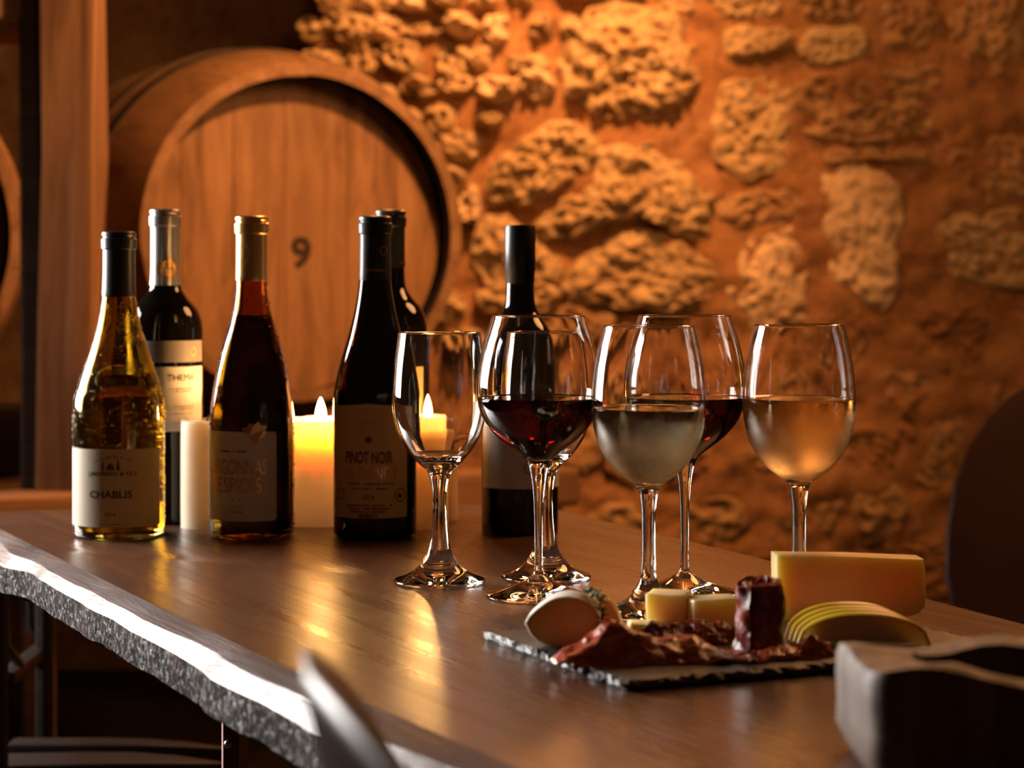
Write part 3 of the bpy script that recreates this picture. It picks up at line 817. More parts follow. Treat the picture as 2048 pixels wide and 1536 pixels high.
def zprof(pts, n=6):
    return [(r, z) for z, r in spline(pts, n)]
def shell(outer, wall, zbase, ztop):
    """closed glass wall: outside profile up, then the cavity back down"""
    inn = [(max(r - wall, 0.006), z) for r, z in outer if zbase <= z <= ztop]
    prof = [(0, 0.004), (outer[0][0] * 0.7, 0.0015)] + outer + [(inn[-1][0] + 0.001, outer[-1][1])] + list(reversed(inn)) + [(inn[0][0] * 0.6, zbase - 0.001), (0, zbase + 0.006)]
    return prof, inn
GRP = 'wine bottles standing at the back of the table'
def bottle(label, px, d, pts, glassmat, cap, capz, yaw=0.0, hollow=None, lip=True, winemat=None, fill=0.16):
    loc = put(px, d)
    root = thing('wine_bottle', label, 'bottle', loc, face_cam(loc.x, loc.y) + math.radians(yaw), GRP)
    outer = zprof(pts)
    if hollow:
        prof, inn = shell(outer, 0.0028, 0.008, pts[-1][0] - 0.002)
        lathe('bottle_glass', prof, glassmat, root, 72, angle=50)
        wp = [(r + 0.0002, z) for r, z in inn if z <= fill]
        wp = [(0, wp[0][1] + 0.004), (wp[0][0] * 0.6, wp[0][1] - 0.0005)] + wp + [(wp[-1][0] - 0.0006, fill + 0.0002), (0, fill)]
        lathe('wine', wp, winemat, root, 64, angle=50)
    else:
        prof = [(0, 0.003), (outer[0][0] * 0.7, 0.0)] + outer + [(0, outer[-1][1])]
        lathe('bottle_glass', prof, glassmat, root, 72, angle=50)
    ztop = outer[-1][1]
    co = [(r + 0.0006, z) for r, z in outer if z >= capz]
    if lip: 
        cp = [(co[0][0] - 0.0004, capz)] + [(r, z) for r, z in co if z < ztop - 0.019] + [(co[-1][0] + 0.0001, ztop - 0.0172), (co[-1][0] + 0.0015, ztop - 0.0160), (co[-1][0] + 0.0018, ztop - 0.0068), (co[-1][0] + 0.0002, ztop - 0.0056),
              (co[-1][0] + 0.0002, ztop - 0.0042), (co[-1][0] + 0.0011, ztop - 0.0032), (co[-1][0] + 0.0009, ztop - 0.0004), (co[-1][0] - 0.0015, ztop + 0.0010), (0, ztop + 0.0012)]
    else:
        cp = [(co[0][0] - 0.0004, capz), (co[0][0], capz + 0.001), (co[0][0] + 0.0004, ztop - 0.045), (co[0][0] + 0.0010, ztop - 0.044), (co[0][0] + 0.0010, ztop - 0.0025), (co[0][0], ztop + 0.0006), (0, ztop + 0.0010)]
    lathe('capsule', cp, cap, root, 56, angle=35)
    return root, outer

# white burgundy with a cream label
pts = [(0.0, 0.0385), (0.003, 0.0420), (0.008, 0.0437), (0.06, 0.0439), (0.126, 0.0437), (0.146, 0.0395), (0.168, 0.0325), (0.190, 0.0250), (0.212, 0.0192), (0.235, 0.0160), (0.262, 0.0150), (0.296, 0.0148)]
bt, prof = bottle('misted pale-green bottle of white wine with a cream CHABLIS label, leftmost', 238, 1.953, pts, M['chablis_glass'], M['cap_black'], 0.233, 0, True, True, M['white_wine_bottle'], 0.158)
R = 0.0439
lb = label_patch('label', bt, R, 0.0130, 0.0875, -86, 61, M['paper'])
AC = -11
print_on('lettering', lb, R, fit_text('CHABLIS', 0.0415, 0.0072, 0.02), AC, 0.0445, M['ink'])
print_on('lettering', lb, R, fit_text('J.MOREAU & FILS', 0.0475, 0.0050, 0.015), AC + 2, 0.0638, M['ink'])
print_on('rule', lb, R, ([(-0.02, -0.0002), (0.02, -0.0002), (0.02, 0.0002), (-0.02, 0.0002)], [(0, 1, 2, 3)]), AC + 2, 0.0597, M['ink_brown'])
print_on('lettering', lb, R, fit_text('2014', 0.0105, 0.0030, 0.01), AC, 0.0255, M['ink_brown'])
print_on('small_print', lb, R, bars(0.020, 0.0013, 16, 5), AC, 0.0160, M['ink_brown'])
print_on('small_print', lb, R, bars(0.036, 0.0014, 22, 9), AC + 4, 0.0805, M['ink_brown'], arc=14.0)
tower = [(-0.0085, -0.004), (-0.0055, -0.004), (-0.0058, 0.001), (-0.0070, 0.0065), (-0.0082, 0.001)]
tower2 = [(0.0060, -0.004), (0.0092, -0.004), (0.0090, 0.001), (0.0076, 0.0065), (0.0062, 0.001)]
dome = [(-0.0032, -0.004), (0.0038, -0.004), (0.0038, -0.0005), (0.0022, 0.0018), (0.0003, 0.0032), (-0.0017, 0.0018), (-0.0032, -0.0005)]
for sh in (tower, tower2, dome):
    print_on('emblem', lb, R, (sh, [tuple(range(len(sh)))]), AC, 0.0715, M['ink_brown'])
dew('condensation', bt, prof, 3600, 0.004, 0.228, 11, M['dew'], skip=lambda a, z: 0.0128 < z < 0.0877 and math.radians(-88) < a < math.radians(63))
# embossed oval of beads on the shoulder
def prof_r(prof, z):
    for (r0, z0), (r1, z1) in zip(prof, prof[1:]):
        if z0 <= z <= z1 and z1 > z0: return r0 + (r1 - r0) * (z - z0) / (z1 - z0)
    return 0.03
bm = bmesh.new()
for k in range(46):
    a = 2 * PI * k / 46; u, z = 0.0205 * math.cos(a), 0.155 + 0.0125 * math.sin(a)
    r = prof_r(prof, z); ph = u / 0.034 - 0.02
    m_ = bmesh.ops.create_icosphere(bm, subdivisions=1, radius=0.0010, matrix=Matrix.Translation((r * math.sin(ph), -r * math.cos(ph), z)))
bmo('embossed_ring', bm, M['chablis_glass'], bt, True, None)
# dark red-wine bottle with the THEMA label
bordeaux = [(0.0, 0.0345), (0.003, 0.0370), (0.008, 0.0383), (0.08, 0.0386), (0.150, 0.0386), (0.192, 0.0384), (0.208, 0.0372), (0.221, 0.0318), (0.231, 0.0235), (0.240, 0.0172), (0.250, 0.0152), (0.275, 0.0146), (0.322, 0.0146)]
bt, prof = bottle('dark bottle with silver capsule, round neck medal and THEMA label, behind the misted one', 331, 2.075, bordeaux, M['dark_glass'], M['cap_silver'], 0.244)
R = 0.0386
lb = label_patch('upper_label', bt, R, 0.1655, 0.1875, -34, 71, M['paper_grey'], cr=0.002)
print_on('emblem', lb, R, ring_geo(0.0052, 0.0017, 24, 0.75), 46, 0.176, M['paper_tan'])
lb = label_patch('lower_label', bt, R, 0.0950, 0.1610, -34, 71, M['paper_white'], cr=0.002)
print_on('lettering', lb, R, fit_text('THEMA', 0.0300, 0.0064, 0.0), 25, 0.1500, M['ink'])
for zz, wd, sd in ((0.1385, 0.026, 3), (0.1360, 0.020, 4), (0.1205, 0.030, 6), (0.1180, 0.028, 7), (0.1130, 0.026, 8)):
    print_on('small_print', lb, R, bars(wd, 0.0012, 18, sd), 25, zz, M['ink_brown'])
md = label_patch('neck_medal', bt, 0.0166, 0.2505, 0.2725, -34, 52, M['gold_ink'], cr=0.0108, nu=30)
print_on('medal_face', md, 0.0166, disc_geo(0.0078, 20), 9, 0.2615, M['paper_tan'])
print_on('small_print', md, 0.0166, bars(0.011, 0.0022, 7, 4), 9, 0.2615, M['ink_brown'], off=0.0013)
# amber bottle with the white label and gold capsule
pts = [(0.0, 0.0360), (0.003, 0.0395), (0.008, 0.0408), (0.06, 0.0411), (0.108, 0.0410), (0.126, 0.0398), (0.142, 0.0375), (0.164, 0.0335), (0.186, 0.0280), (0.208, 0.0210), (0.228, 0.0168), (0.250, 0.0152), (0.280, 0.0148), (0.311, 0.0147)]
bt, prof = bottle('brown bottle with shiny gold capsule and white label between the two left candles', 504, 1.953, pts, M['amber_glass'], M['cap_gold'], 0.2485, 0, True, True, glass('bottled_amber_wine', (0.06, 0.022, 0.005), 0, 1.34).m, 0.215)
R = 0.0411
lb = label_patch('label', bt, R, 0.0185, 0.1040, -84, 34, M['paper_white'], cr=0.0035)
AC = -24
print_on('lettering', lb, R, bars(0.028, 0.0019, 13, 21, 0.25), AC, 0.0855, M['ink'])
print_on('lettering', lb, R, fit_text('ARGONNAS', 0.0600, 0.0150, 0.0), AC + 2, 0.0705, M['gold_ink'])
print_on('lettering', lb, R, fit_text('KESPIDIS', 0.0540, 0.0150, 0.0), AC - 1, 0.0530, M['gold_ink'])
print_on('small_print', lb, R, bars(0.008, 0.0014, 4, 2), AC + 3, 0.0390, M['ink'])
print_on('emblem', lb, R, fit_text('^', 0.006, 0.003, 0.01), AC, 0.0325, M['gold_ink'])
print_on('emblem', lb, R, disc_geo(0.0017, 10), AC + 8, 0.0325, M['gold_ink'])
print_on('small_print', lb, R, bars(0.016, 0.0012, 10, 8), AC + 3, 0.0275, M['ink'])
lf = [(0.0, -0.0125), (0.003, -0.007), (0.0065, -0.004), (0.0105, 0.0), (0.0085, 0.0035), (0.0105, 0.007), (0.0055, 0.0075), (0.0030, 0.0115), (-0.0005, 0.0085), (-0.006, 0.0095), (-0.0075, 0.006), (-0.0125, 0.0055), (-0.0105, 0.0015), (-0.006, -0.002), (-0.004, -0.007)]
print_on('leaf_emblem', lb, R, (lf, [tuple(range(len(lf)))]), 4, 0.1025, M['gold_ink'], off=0.0012)
dew('condensation', bt, prof, 2000, 0.004, 0.246, 23, M['dew'], skip=lambda a, z: 0.018 < z < 0.1045 and math.radians(-86) < a < math.radians(36))
for ang in (-30, 62):
    print_on('embossed_crest', bt, 0.0158, ring_geo(0.0085, 0.0009, 24, 0.55), ang, 0.275, M['gold_ink'])
# pinot noir
pts = [(0.0, 0.0355), (0.003, 0.0390), (0.008, 0.0404), (0.06, 0.0407), (0.128, 0.0406), (0.146, 0.0392), (0.171, 0.0334), (0.197, 0.0256), (0.2236, 0.0192), (0.248, 0.0156), (0.275, 0.0146), (0.311, 0.0144)]
bt, prof = bottle('tall black bottle with a tan PINOT NOIR label, left of the empty glass', 750, 1.953, pts, M['dark_glass'], M['cap_black'], 0.2485)
R = 0.0407
lb = label_patch('label', bt, R, 0.0215, 0.1275, -69, 48, M['paper_tan'], top=lambda u: 0.0035 * (1 - abs(u - 0.5) * 2))
AC = -9
print_on('lettering', lb, R, fit_text('PINOT NOIR', 0.0470, 0.0118, 0.03), AC, 0.0795, M['ink_red'])
print_on('lettering', lb, R, fit_text('LIL DANDY', 0.0540, 0.0125, 0.01), AC + 3, 0.0645, M['gold_ink'])
print_on('emblem', lb, R, disc_geo(0.0030, 14, 1.2), AC + 0.5, 0.0965, M['ink_red'])
for zz, wd, sd in ((0.0545, 0.050, 31), (0.0497, 0.037, 32), (0.0338, 0.047, 33), (0.0307, 0.040, 34), (0.0277, 0.036, 35)):
    print_on('small_print', lb, R, bars(wd, 0.0019, 26, sd, 0.2), AC, zz, M['ink_brown'])
print_on('lettering', lb, R, fit_text('2014', 0.0110, 0.0048, 0.01), AC, 0.0415, M['ink'])
print_on('lettering', lb, R, fit_text('BRIENT', 0.0185, 0.0034, 0.03), AC, 0.0238, M['ink'])
print_on('seal', lb, R, ring_geo(0.0066, 0.0012, 24), AC + 45, 0.0430, M['ink_brown'])
print_on('seal', lb, R, disc_geo(0.0026, 12), AC + 44, 0.0425, M['ink_brown'])
sq = [(-0.005, -0.005), (0.005, -0.005), (0.005, 0.005), (-0.005, 0.005), (-0.0042, -0.0042), (0.0042, -0.0042), (0.0042, 0.0042), (-0.0042, 0.0042)]
print_on('seal', lb, R, (sq, [(0, 1, 5, 4), (1, 2, 6, 5), (2, 3, 7, 6), (3, 0, 4, 7)]), AC - 43, 0.0440, M['ink_brown'])
for r_, z_ in ((0.011, 0.118), (0.008, 0.110)):
    print_on('emblem', lb, R, ring_geo(r_ * 0.6, 0.0006, 24, 1.6), AC, z_, M['gold_ink'])
print_on('lettering', bt, 0.0160, bars(0.022, 0.0022, 9, 41, 0.3), 2, 0.2590, M['gold_ink'])
print_on('emblem', bt, 0.0153, ring_geo(0.0042, 0.0008, 18), 32, 0.278, M['gold_ink'])
# rear dark bottle
bt, prof = bottle('dark bottle half hidden behind the pinot noir bottle', 781, 2.095, bordeaux, M['dark_glass'], M['cap_black'], 0.262)
print_on('capsule_band', bt, 0.0152, ([(-0.024, -0.0009), (-0.012, -0.0009), (0, -0.0009), (0.012, -0.0009), (0.024, -0.0009), (0.024, 0.0009), (0.012, 0.0009), (0, 0.0009), (-0.012, 0.0009), (-0.024, 0.0009)], [(0, 1, 8, 9), (1, 2, 7, 8), (2, 3, 6, 7), (3, 4, 5, 6)]), 0, 0.268, M['ink_red'])
label_patch('label', bt, 0.0386, 0.05, 0.16, -50, 50, M['paper_tan'], cr=0.002)
# screw-cap bottle behind the glasses
pts = [(0.0, 0.0340), (0.003, 0.0368), (0.008, 0.0380), (0.08, 0.0382), (0.150, 0.0382), (0.176, 0.0378), (0.190, 0.0352), (0.203, 0.0290), (0.214, 0.0205), (0.224, 0.0158), (0.236, 0.0142), (0.27, 0.0136), (0.303, 0.0136)]
bt, prof = bottle('black screw-cap bottle with a pale label behind the red wine glass', 1040, 1.984, pts, M['dark_glass'], M['cap_black'], 0.2460, 0, None, False)
lb = label_patch('label', bt, 0.0382, 0.0455, 0.1300, -68, 82, M['paper_white'], bot=lambda u: 0.0008 * abs(((u * 30) % 1) * 2 - 1), nu=120)
print_on('emblem', lb, 0.0382, ring_geo(0.0055, 0.0010, 22), 14, 0.066, M['ink_brown'])
print_on('lettering', lb, 0.0382, bars(0.030, 0.0022, 12, 51), 8, 0.090, M['ink_brown'])

# ------------------------------------------------------------------ candles
def candle(label, px, d, r, h, lit, power=0.0, flame_dx=0.0, seed=0.0):
    loc = put(px, d); root = thing('pillar_candle', label, 'candle', loc, 0.3, 'pillar candles among the bottles')
    prof = [(0, 0.0), (r * 0.96, 0.0), (r, 0.003), (r, h * 0.5), (r, h - 0.004), (r - 0.0015, h)]
    if lit: prof += [(r - 0.004, h - 0.001), (r - 0.0065, h - 0.005), (r - 0.0085, h - 0.016), (r * 0.4, h - 0.023), (0, h - 0.023)]
    else: prof += [(r - 0.005, h), (r - 0.008, h - 0.003), (r * 0.4, h - 0.005), (0, h - 0.005)]
    def wob(p):
        x, y, z = p; k = max(0.0, (z - h * 0.75) / (h * 0.25))
        s = 1 + 0.012 * fbm((x * 30 + seed, y * 30, z * 12), 1.0, 2)
        return (x * s, y * s, z + k * 0.0035 * fbm((x * 40 + seed, y * 40, 1.0), 1.0, 2))
    lathe('wax', spline(prof, 3), M['wax'], root, 56, angle=60, f=wob)
    zt = h - (0.010 if lit else 0.005)
    bm = bmesh.new(); tube_bm(bm, [(flame_dx, 0, zt - 0.015 if lit else zt - 0.003), (flame_dx + 0.0005, 0, zt + 0.006), (flame_dx + 0.0015, 0, zt + 0.011)], 0.0009, 6); bmo('wick', bm, M['wick'], root)
    if lit:
        fp = [(0.0008, 0.0), (0.0042, 0.003), (0.0054, 0.008), (0.0050, 0.014), (0.0032, 0.021), (0.0010, 0.0265), (0, 0.028)]
        lathe('flame', [(0, -0.0002)] + spline(fp, 4), M['flame'], root, 20, loc=(flame_dx + 0.001, 0, zt + 0.004))
        l = bpy.data.lights.new('candle_light', 'POINT'); l.energy = power; l.color = (1.0, 0.52, 0.18); l.shadow_soft_size = 0.004
        o = bpy.data.objects.new('candle_light', l); COL.objects.link(o); o.parent = root; o.location = (flame_dx + 0.001, -0.003, zt - 0.001)
    return root
candle('unlit ivory pillar candle left of the gold-capped bottle', 414, 2.022, 0.0262, 0.107, False, seed=3)
candle('lit pillar candle glowing between the gold-capped and the pinot noir bottles', 634, 2.050, 0.0345, 0.107, True, 2.6, 0.003, seed=8)
candle('lit pillar candle seen through the empty wine glass', 842, 2.022, 0.0270, 0.112, True, 2.0, 0.004, seed=14)
candle('slim unlit candle behind the stem of the empty wine glass', 886, 2.082, 0.0155, 0.095, False, seed=21)

# ------------------------------------------------------------------ wine glasses
def goblet(label, px, d, foot, stem, bowl, wall, cat_label_group, wine=None, level=None, bowlmat=None, bot_in=None):
    """foot, stem, bowl: (r, z) outside points from the base upwards; the three pieces share their rings so that together they close"""
    loc = put(px, d); loc.z += 0.0002
    root = thing('wine_glass', label, 'wine glass', loc, 0, cat_label_group)
    fp = [(0, 0.0012), (foot[0][0] * 0.5, 0.0010), (foot[0][0] * 0.93, 0.0002)] + spline(foot, 8)
    sp = spline([foot[-1]] + stem, 8)
    bo = spline([stem[-1]] + bowl, 10)
    rr, rz = bo[-1]
    rim = [(rr + 0.00005, rz + 0.0006), (rr - wall * 0.5, rz + 0.0010), (rr - wall + 0.00005, rz + 0.0006)]
    inn = [(r - wall * (1.0 + 1.2 * max(0, 1 - (z - bot_in) / 0.02)), z) for r, z in reversed(bo) if z > bot_in + 0.004 and r - wall * 2.2 > 0.004]
    bottom = [(inn[-1][0] * 0.72, bot_in + 0.0012), (inn[-1][0] * 0.4, bot_in + 0.0002), (0, bot_in)]
    full = fp[:-1] + sp[:-1] + bo + rim + inn + bottom
    nr_ = profile_normals(full)
    i1, i2 = len(fp) - 1, len(fp) - 1 + len(sp) - 1
    g = M['glass']
    lathe('foot', full[:i1 + 1], g, root, 72, nr_[:i1 + 1])
    lathe('stem', full[i1:i2 + 1], g, root, 48 if False else 72, nr_[i1:i2 + 1])
    bw = lathe('bowl', full[i2:], bowlmat or g, root, 72, nr_[i2:])
    if bowlmat:                                       # only the outside is misted, the inside stays clear
        bw.data.materials.append(g)
        for q in range((len(bo) - 1) * 72, len(bw.data.polygons)): bw.data.polygons[q].material_index = 1
    if wine:
        inner = list(reversed(bottom)) + list(reversed(inn))
        wp = [(r + 0.00025 if r > 0 else 0, z - 0.00025) for r, z in inner if z < level - 0.0006]
        re = wp[-1][0]
        # radius of the inside wall at the fill line
        for (r0, z0), (r1, z1) in zip(inner, inner[1:]):
            if z0 <= level <= z1 and z1 > z0: re = r0 + (r1 - r0) * (level - z0) / (z1 - z0) + 0.00025
        wp += [(re, level + 0.0008), (re - 0.0006, level + 0.0005), (re - 0.0018, level + 0.0001), (re * 0.6, level), (0, level)]
        lathe('wine', wp, M[wine], root, 72, profile_normals(wp))
    return root
# small tasting glass (empty)
A_foot = [(0.0372, 0.0010), (0.0376, 0.0022), (0.0360, 0.0036), (0.0290, 0.0060), (0.0210, 0.0105), (0.0150, 0.0170), (0.0105, 0.0245)]
A_stem = [(0.0080, 0.034), (0.0062, 0.048), (0.0056, 0.062), (0.0060, 0.076), (0.0078, 0.086)]
A_bowl = [(0.0110, 0.0925), (0.0180, 0.0990), (0.0262, 0.1085), (0.0335, 0.1210), (0.0378, 0.1360), (0.0390, 0.1480), (0.0386, 0.1620), (0.0372, 0.1800), (0.0352, 0.1955), (0.0340, 0.2050)]
G1 = 'empty small wine glasses'; G2 = 'glasses of red wine'; G3 = 'glasses of white wine'
goblet('empty wine glass standing before the pinot noir bottle and candle', 879, 1.644, A_foot, A_stem, A_bowl, 0.0012, G1, bot_in=0.1010)
goblet('empty wine glass partly hidden behind the front red wine glass', 1092, 1.668, A_foot, A_stem, A_bowl, 0.0012, G1, bot_in=0.1010)
B_foot = [(0.0410, 0.0008), (0.0413, 0.0016), (0.0395, 0.0026), (0.0310, 0.0050), (0.0200, 0.0090), (0.0110, 0.0130), (0.0066, 0.0160)]
B_stem = [(0.0038, 0.0195), (0.0032, 0.032), (0.0033, 0.050), (0.0038, 0.070), (0.0052, 0.088), (0.0078, 0.102)]
B_bowl = [(0.0112, 0.1085), (0.0200, 0.1155), (0.0320, 0.1250), (0.0420, 0.1370), (0.0475, 0.1500), (0.0490, 0.1640), (0.0475, 0.1800), (0.0435, 0.1990), (0.0390, 0.2130), (0.0367, 0.2200)]
goblet('front balloon glass of red wine, beside the white wine glasses', 1077, 1.571, B_foot, B_stem, B_bowl, 0.0010, G2, 'red_wine', 0.1560, None, 0.1100)
goblet('balloon glass of red wine behind the front white wine glass', 1369, 1.588, B_foot, B_stem, B_bowl, 0.0010, G2, 'red_wine', 0.1555, None, 0.1100)
C_foot = [(0.0362, 0.0008), (0.0366, 0.0018), (0.0348, 0.0030), (0.0270, 0.0056), (0.0180, 0.0105), (0.0115, 0.0165), (0.0086, 0.0215)]
C_stem = [(0.0064, 0.0270), (0.0052, 0.042), (0.0050, 0.060), (0.0054, 0.078), (0.0068, 0.090)]
C_bowl = [(0.0098, 0.0960), (0.0165, 0.1010), (0.0262, 0.1090), (0.0348, 0.1210), (0.0400, 0.1350), (0.0423, 0.1500), (0.0424, 0.1640), (0.0408, 0.1820), (0.0375, 0.2010), (0.0343, 0.2140)]
goblet('front misted glass of white wine, left of the cheese wedge', 1297, 1.486, C_foot, C_stem, C_bowl, 0.0010, G3, 'white_wine', 0.1535, fog_glass('misted_glass', 0.1535, 0.098), 0.1005)
goblet('rightmost misted glass of white wine, behind the cheese wedge', 1598, 1.512, C_foot, C_stem, C_bowl, 0.0010, G3, 'white_wine', 0.1590, fog_glass('misted_glass', 0.1590, 0.098), 0.1005)

# ------------------------------------------------------------------ slate and food
SA, SB = Vector((-0.020, 1.378)), Vector((0.068, 1.205))
SU = Vector((0.922, 0.387)).normalized(); SL = 0.285
corners = [SA, SB, SB + SU * SL, SA + SU * SL]
out = []
for p, q in zip(corners, corners[1:] + corners[:1]):
    n = int((q - p).length / 0.0035)
    for k in range(n): out.append(p.lerp(q, k / n))
Ns = len(out); cs = sum(out, Vector((0, 0))) / Ns
vs = []
for (ins, z, am) in ((0.006, 0.0070, 0.000), (0.0025, 0.0068, 0.0022), (0.0006, 0.0050, 0.0022), (0.0, 0.0026, 0.0016), (0.002, 0.0003, 0.0008)):
    for k, p in enumerate(out):
        dirn = (cs - p).normalized()
        jit = am * fbm((p.x * 3, p.y * 3, z * 400), 45, 4) + am * 0.8 * random.uniform(-1, 1) * (1 if 0.002 < z < 0.0069 else 0)
        q = p + dirn * (ins + jit); vs.append((q.x, q.y, TZ + z + (0.0006 * random.uniform(-1, 1) if 0.001 < z < 0.0069 else 0)))
fs = [tuple(range(Ns))] + [tuple(reversed(range(4 * Ns, 5 * Ns)))]
for r in range(4):
    for k in range(Ns):
        j = (k + 1) % Ns; fs.append((r * Ns + k, (r + 1) * Ns + k, (r + 1) * Ns + j, r * Ns + j))
tag(mk('slate_board', vs, fs, M['slate'], None, False), 'black slate serving board with rough chipped edges under the cheese and ham', 'board')
ST = TZ + 0.0072

def prism(name, outline, depth, mat, parent, bev=0.002, loc=None, rot=None, nz=0.0):
    """outline in (x, z), extruded along y from 0 to depth"""
    bm = bmesh.new(); n = len(outline)
    a = [bm.verts.new((x, 0, z)) for x, z in outline]; b = [bm.verts.new((x, depth, z)) for x, z in outline]
    bm.faces.new(a); bm.faces.new(list(reversed(b)))
    for k in range(n): bm.faces.new((a[k], b[k], b[(k + 1) % n], a[(k + 1) % n]))
    bmesh.ops.recalc_face_normals(bm, faces=bm.faces)
    if bev:
        es = [e for e in bm.edges if abs(e.verts[0].co.y - e.verts[1].co.y) < 1e-6]
        bmesh.ops.bevel(bm, geom=es, offset=bev, segments=2, affect='EDGES', profile=0.5)
    if nz:
        bm.normal_update()
        for v in bm.verts: v.co += v.normal * nz * fbm(v.co, 90, 3)
    return bmo(name, bm, mat, parent, True, 40, loc, rot)

# soft cheese: two leaning pieces with a white rind
def s_at(px, d): return Vector(((px - CX) / F * d, d, ST))
bp = s_at(1140, 1.318); S3 = F / 1.318
br = thing('soft_cheese', 'soft white-rinded cheese piece with a thyme sprig, left on the slate', 'cheese', bp, -0.10)
ol_px = [(1052, 1250), (1060, 1236), (1075, 1222), (1095, 1207), (1112, 1199), (1135, 1196), (1160, 1200), (1182, 1212), (1196, 1232), (1200, 1256), (1196, 1280), (1180, 1291), (1140, 1294), (1100, 1292), (1078, 1285), (1062, 1270)]
ol = [((x - 1140) / S3, (1294 - y) / S3) for x, y in ol_px]
prism('paste', list(reversed(ol)), 0.026, M['brie'], br, 0.0012, nz=0.0010)
bmr = []
grow = [(x * 1.0 + (0.0016 if False else 0), z) for x, z in ol]
c0 = (sum(x for x, z in ol) / len(ol), sum(z for x, z in ol) / len(ol))
vs, fs = [], []; n = len(ol)
for y, s in ((0.0004, 1.0), (0.0004, 1.045), (0.013, 1.06), (0.0275, 1.04), (0.0275, 0.2)):
    for x, z in ol: vs.append((c0[0] + (x - c0[0]) * s, y + 0.0007 * fbm((x, y, z), 300, 2), max(0.0, c0[1] + (z - c0[1]) * s)))
for r in range(4):
    for k in range(n):
        j = (k + 1) % n; fs.append((r * n + k, r * n + j, (r + 1) * n + j, (r + 1) * n + k))
mk('rind', vs, fs, M['rind'], br, True, 60)
ol2 = [((x - 1140) / S3, (1290 - y) / S3) for x, y in [(1150, 1290), (1150, 1240), (1160, 1215), (1178, 1202), (1198, 1204), (1218, 1220), (1232, 1242), (1238, 1264), (1234, 1282), (1222, 1290)]]
prism('paste', ol2, 0.020, M['brie'], br, 0.0025, (0, 0.0295, 0), nz=0.0010)
# thyme sprig
th = thing('thyme_sprig', 'small green thyme sprig lying over the soft cheese', 'herb', bp + Vector((0.012, -0.002, 0)), 0)
path = [(0.000, 0.018, 0.0345), (0.004, 0.010, 0.0345), (0.0075, 0.001, 0.0310), (0.0085, -0.0022, 0.024), (0.0088, -0.0025, 0.016), (0.0085, -0.0026, 0.010)]
bm = bmesh.new(); tube_bm(bm, path, 0.0004, 6); bmo('stem', bm, M['stem'], th)
rnd = random.Random(5); vs, fs = [], []
def leaf(c, dr, ln, wd):
    dr = dr.normalized(); sd = dr.cross(Vector((0, 0, 1)));
    if sd.length < 0.1: sd = Vector((1, 0, 0))
    sd.normalize(); up = sd.cross(dr); q = len(vs)
    for t, ww, h in ((0, 0.15, 0), (0.3, 0.9, 0.1), (0.65, 0.85, 0.05), (1, 0.05, -0.15)):
        vs.append(c + dr * ln * t - sd * wd * ww + up * ln * h); vs.append(c + dr * ln * t + sd * wd * ww + up * ln * h)
        vs.append(c + dr * ln * t + up * (ln * h - wd * 0.5))
    for k in range(3):
        a = q + 3 * k
        fs.append((a, a + 1, a + 4, a + 3)); fs.append((a + 1, a + 2, a + 5, a + 4)); fs.append((a + 2, a, a + 3, a + 5))
for k in range(64):
    t = rnd.random() ** 1.4 * 3.0 if k < 48 else rnd.uniform(3, 5)
    i = min(int(t), 4); f = t - i
    c = Vector(path[i]).lerp(Vector(path[i + 1]), f)
    leaf(c, Vector((rnd.uniform(-1, 1), rnd.uniform(-1, 0.6), rnd.uniform(-0.3, 1.0))), rnd.uniform(0.0034, 0.0062), 0.0015)
lo = mk('leaves', vs, fs, M['leaf'], th, True); lo['kind'] = 'stuff'

# young cheese pieces
def block(label, px, d, sx, sy, sz, rz, z0=0.0):
    p = s_at(px, d); p.z += z0
    bm = rbox_bm(sx, sy, sz, 0.0016, 3, 2, 0.0008, 60, px)
    return tag(bmo('cheese_block', bm, M['young'], None, True, 60, p, (0, 0, rz)), label, 'cheese', 'young cheese blocks on the slate')
block('pale cheese block left of the other block, behind the ham', 1338, 1.392, 0.028, 0.026, 0.0245, -0.25)
block('pale cheese block between the first block and the cured meat roll', 1425, 1.382, 0.036, 0.022, 0.0225, 0.28)
block('small flat cheese piece peeking out at the left of the blocks', 1290, 1.362, 0.020, 0.022, 0.0085, 0.1)

# hard cheese wedge
pw = Vector(((1703 - CX) / F * 1.418, 1.418, ST))
wd_ = thing('cheese_wedge', 'big yellow hard cheese wedge standing at the back of the slate', 'cheese', pw, 0.06)
Sw = F / 1.418
wol = [((x - 1703) / Sw, (1249 - y) / Sw) for x, y in [(1554, 1249), (1553, 1200), (1552, 1117), (1640, 1119), (1700, 1120), (1780, 1124), (1849, 1127), (1853, 1150), (1854, 1190), (1852, 1222), (1840, 1236), (1815, 1243), (1780, 1249)]]
o = prism('cheese_body', list(reversed(wol)), 0.022, M['cheese'], wd_, 0.0008, nz=0.0)
vs, fs = [], []; rnd = random.Random(3)
for k in range(44):
    x = rnd.gauss(0.0, 0.022); z = 0.0445 - abs(rnd.gauss(0, 0.012)); 
    if abs(x) > 0.045 or z < 0.012: continue
    s = rnd.uniform(0.0003, 0.0009); q = len(vs)
    for dx, dz in ((-1, -.6), (1, -.8), (1.1, .7), (-.7, 1.2)): vs.append((x + dx * s * 0.7, -0.0002, z + dz * s))
    vs.append((x, -0.0002 - s * 0.4, z))
    for i in range(4): fs.append((q + i, q + (i + 1) % 4, q + 4))
cr_ = mk('cheese_crystals', vs, fs, M['crystal'], wd_, False); cr_['kind'] = 'stuff'

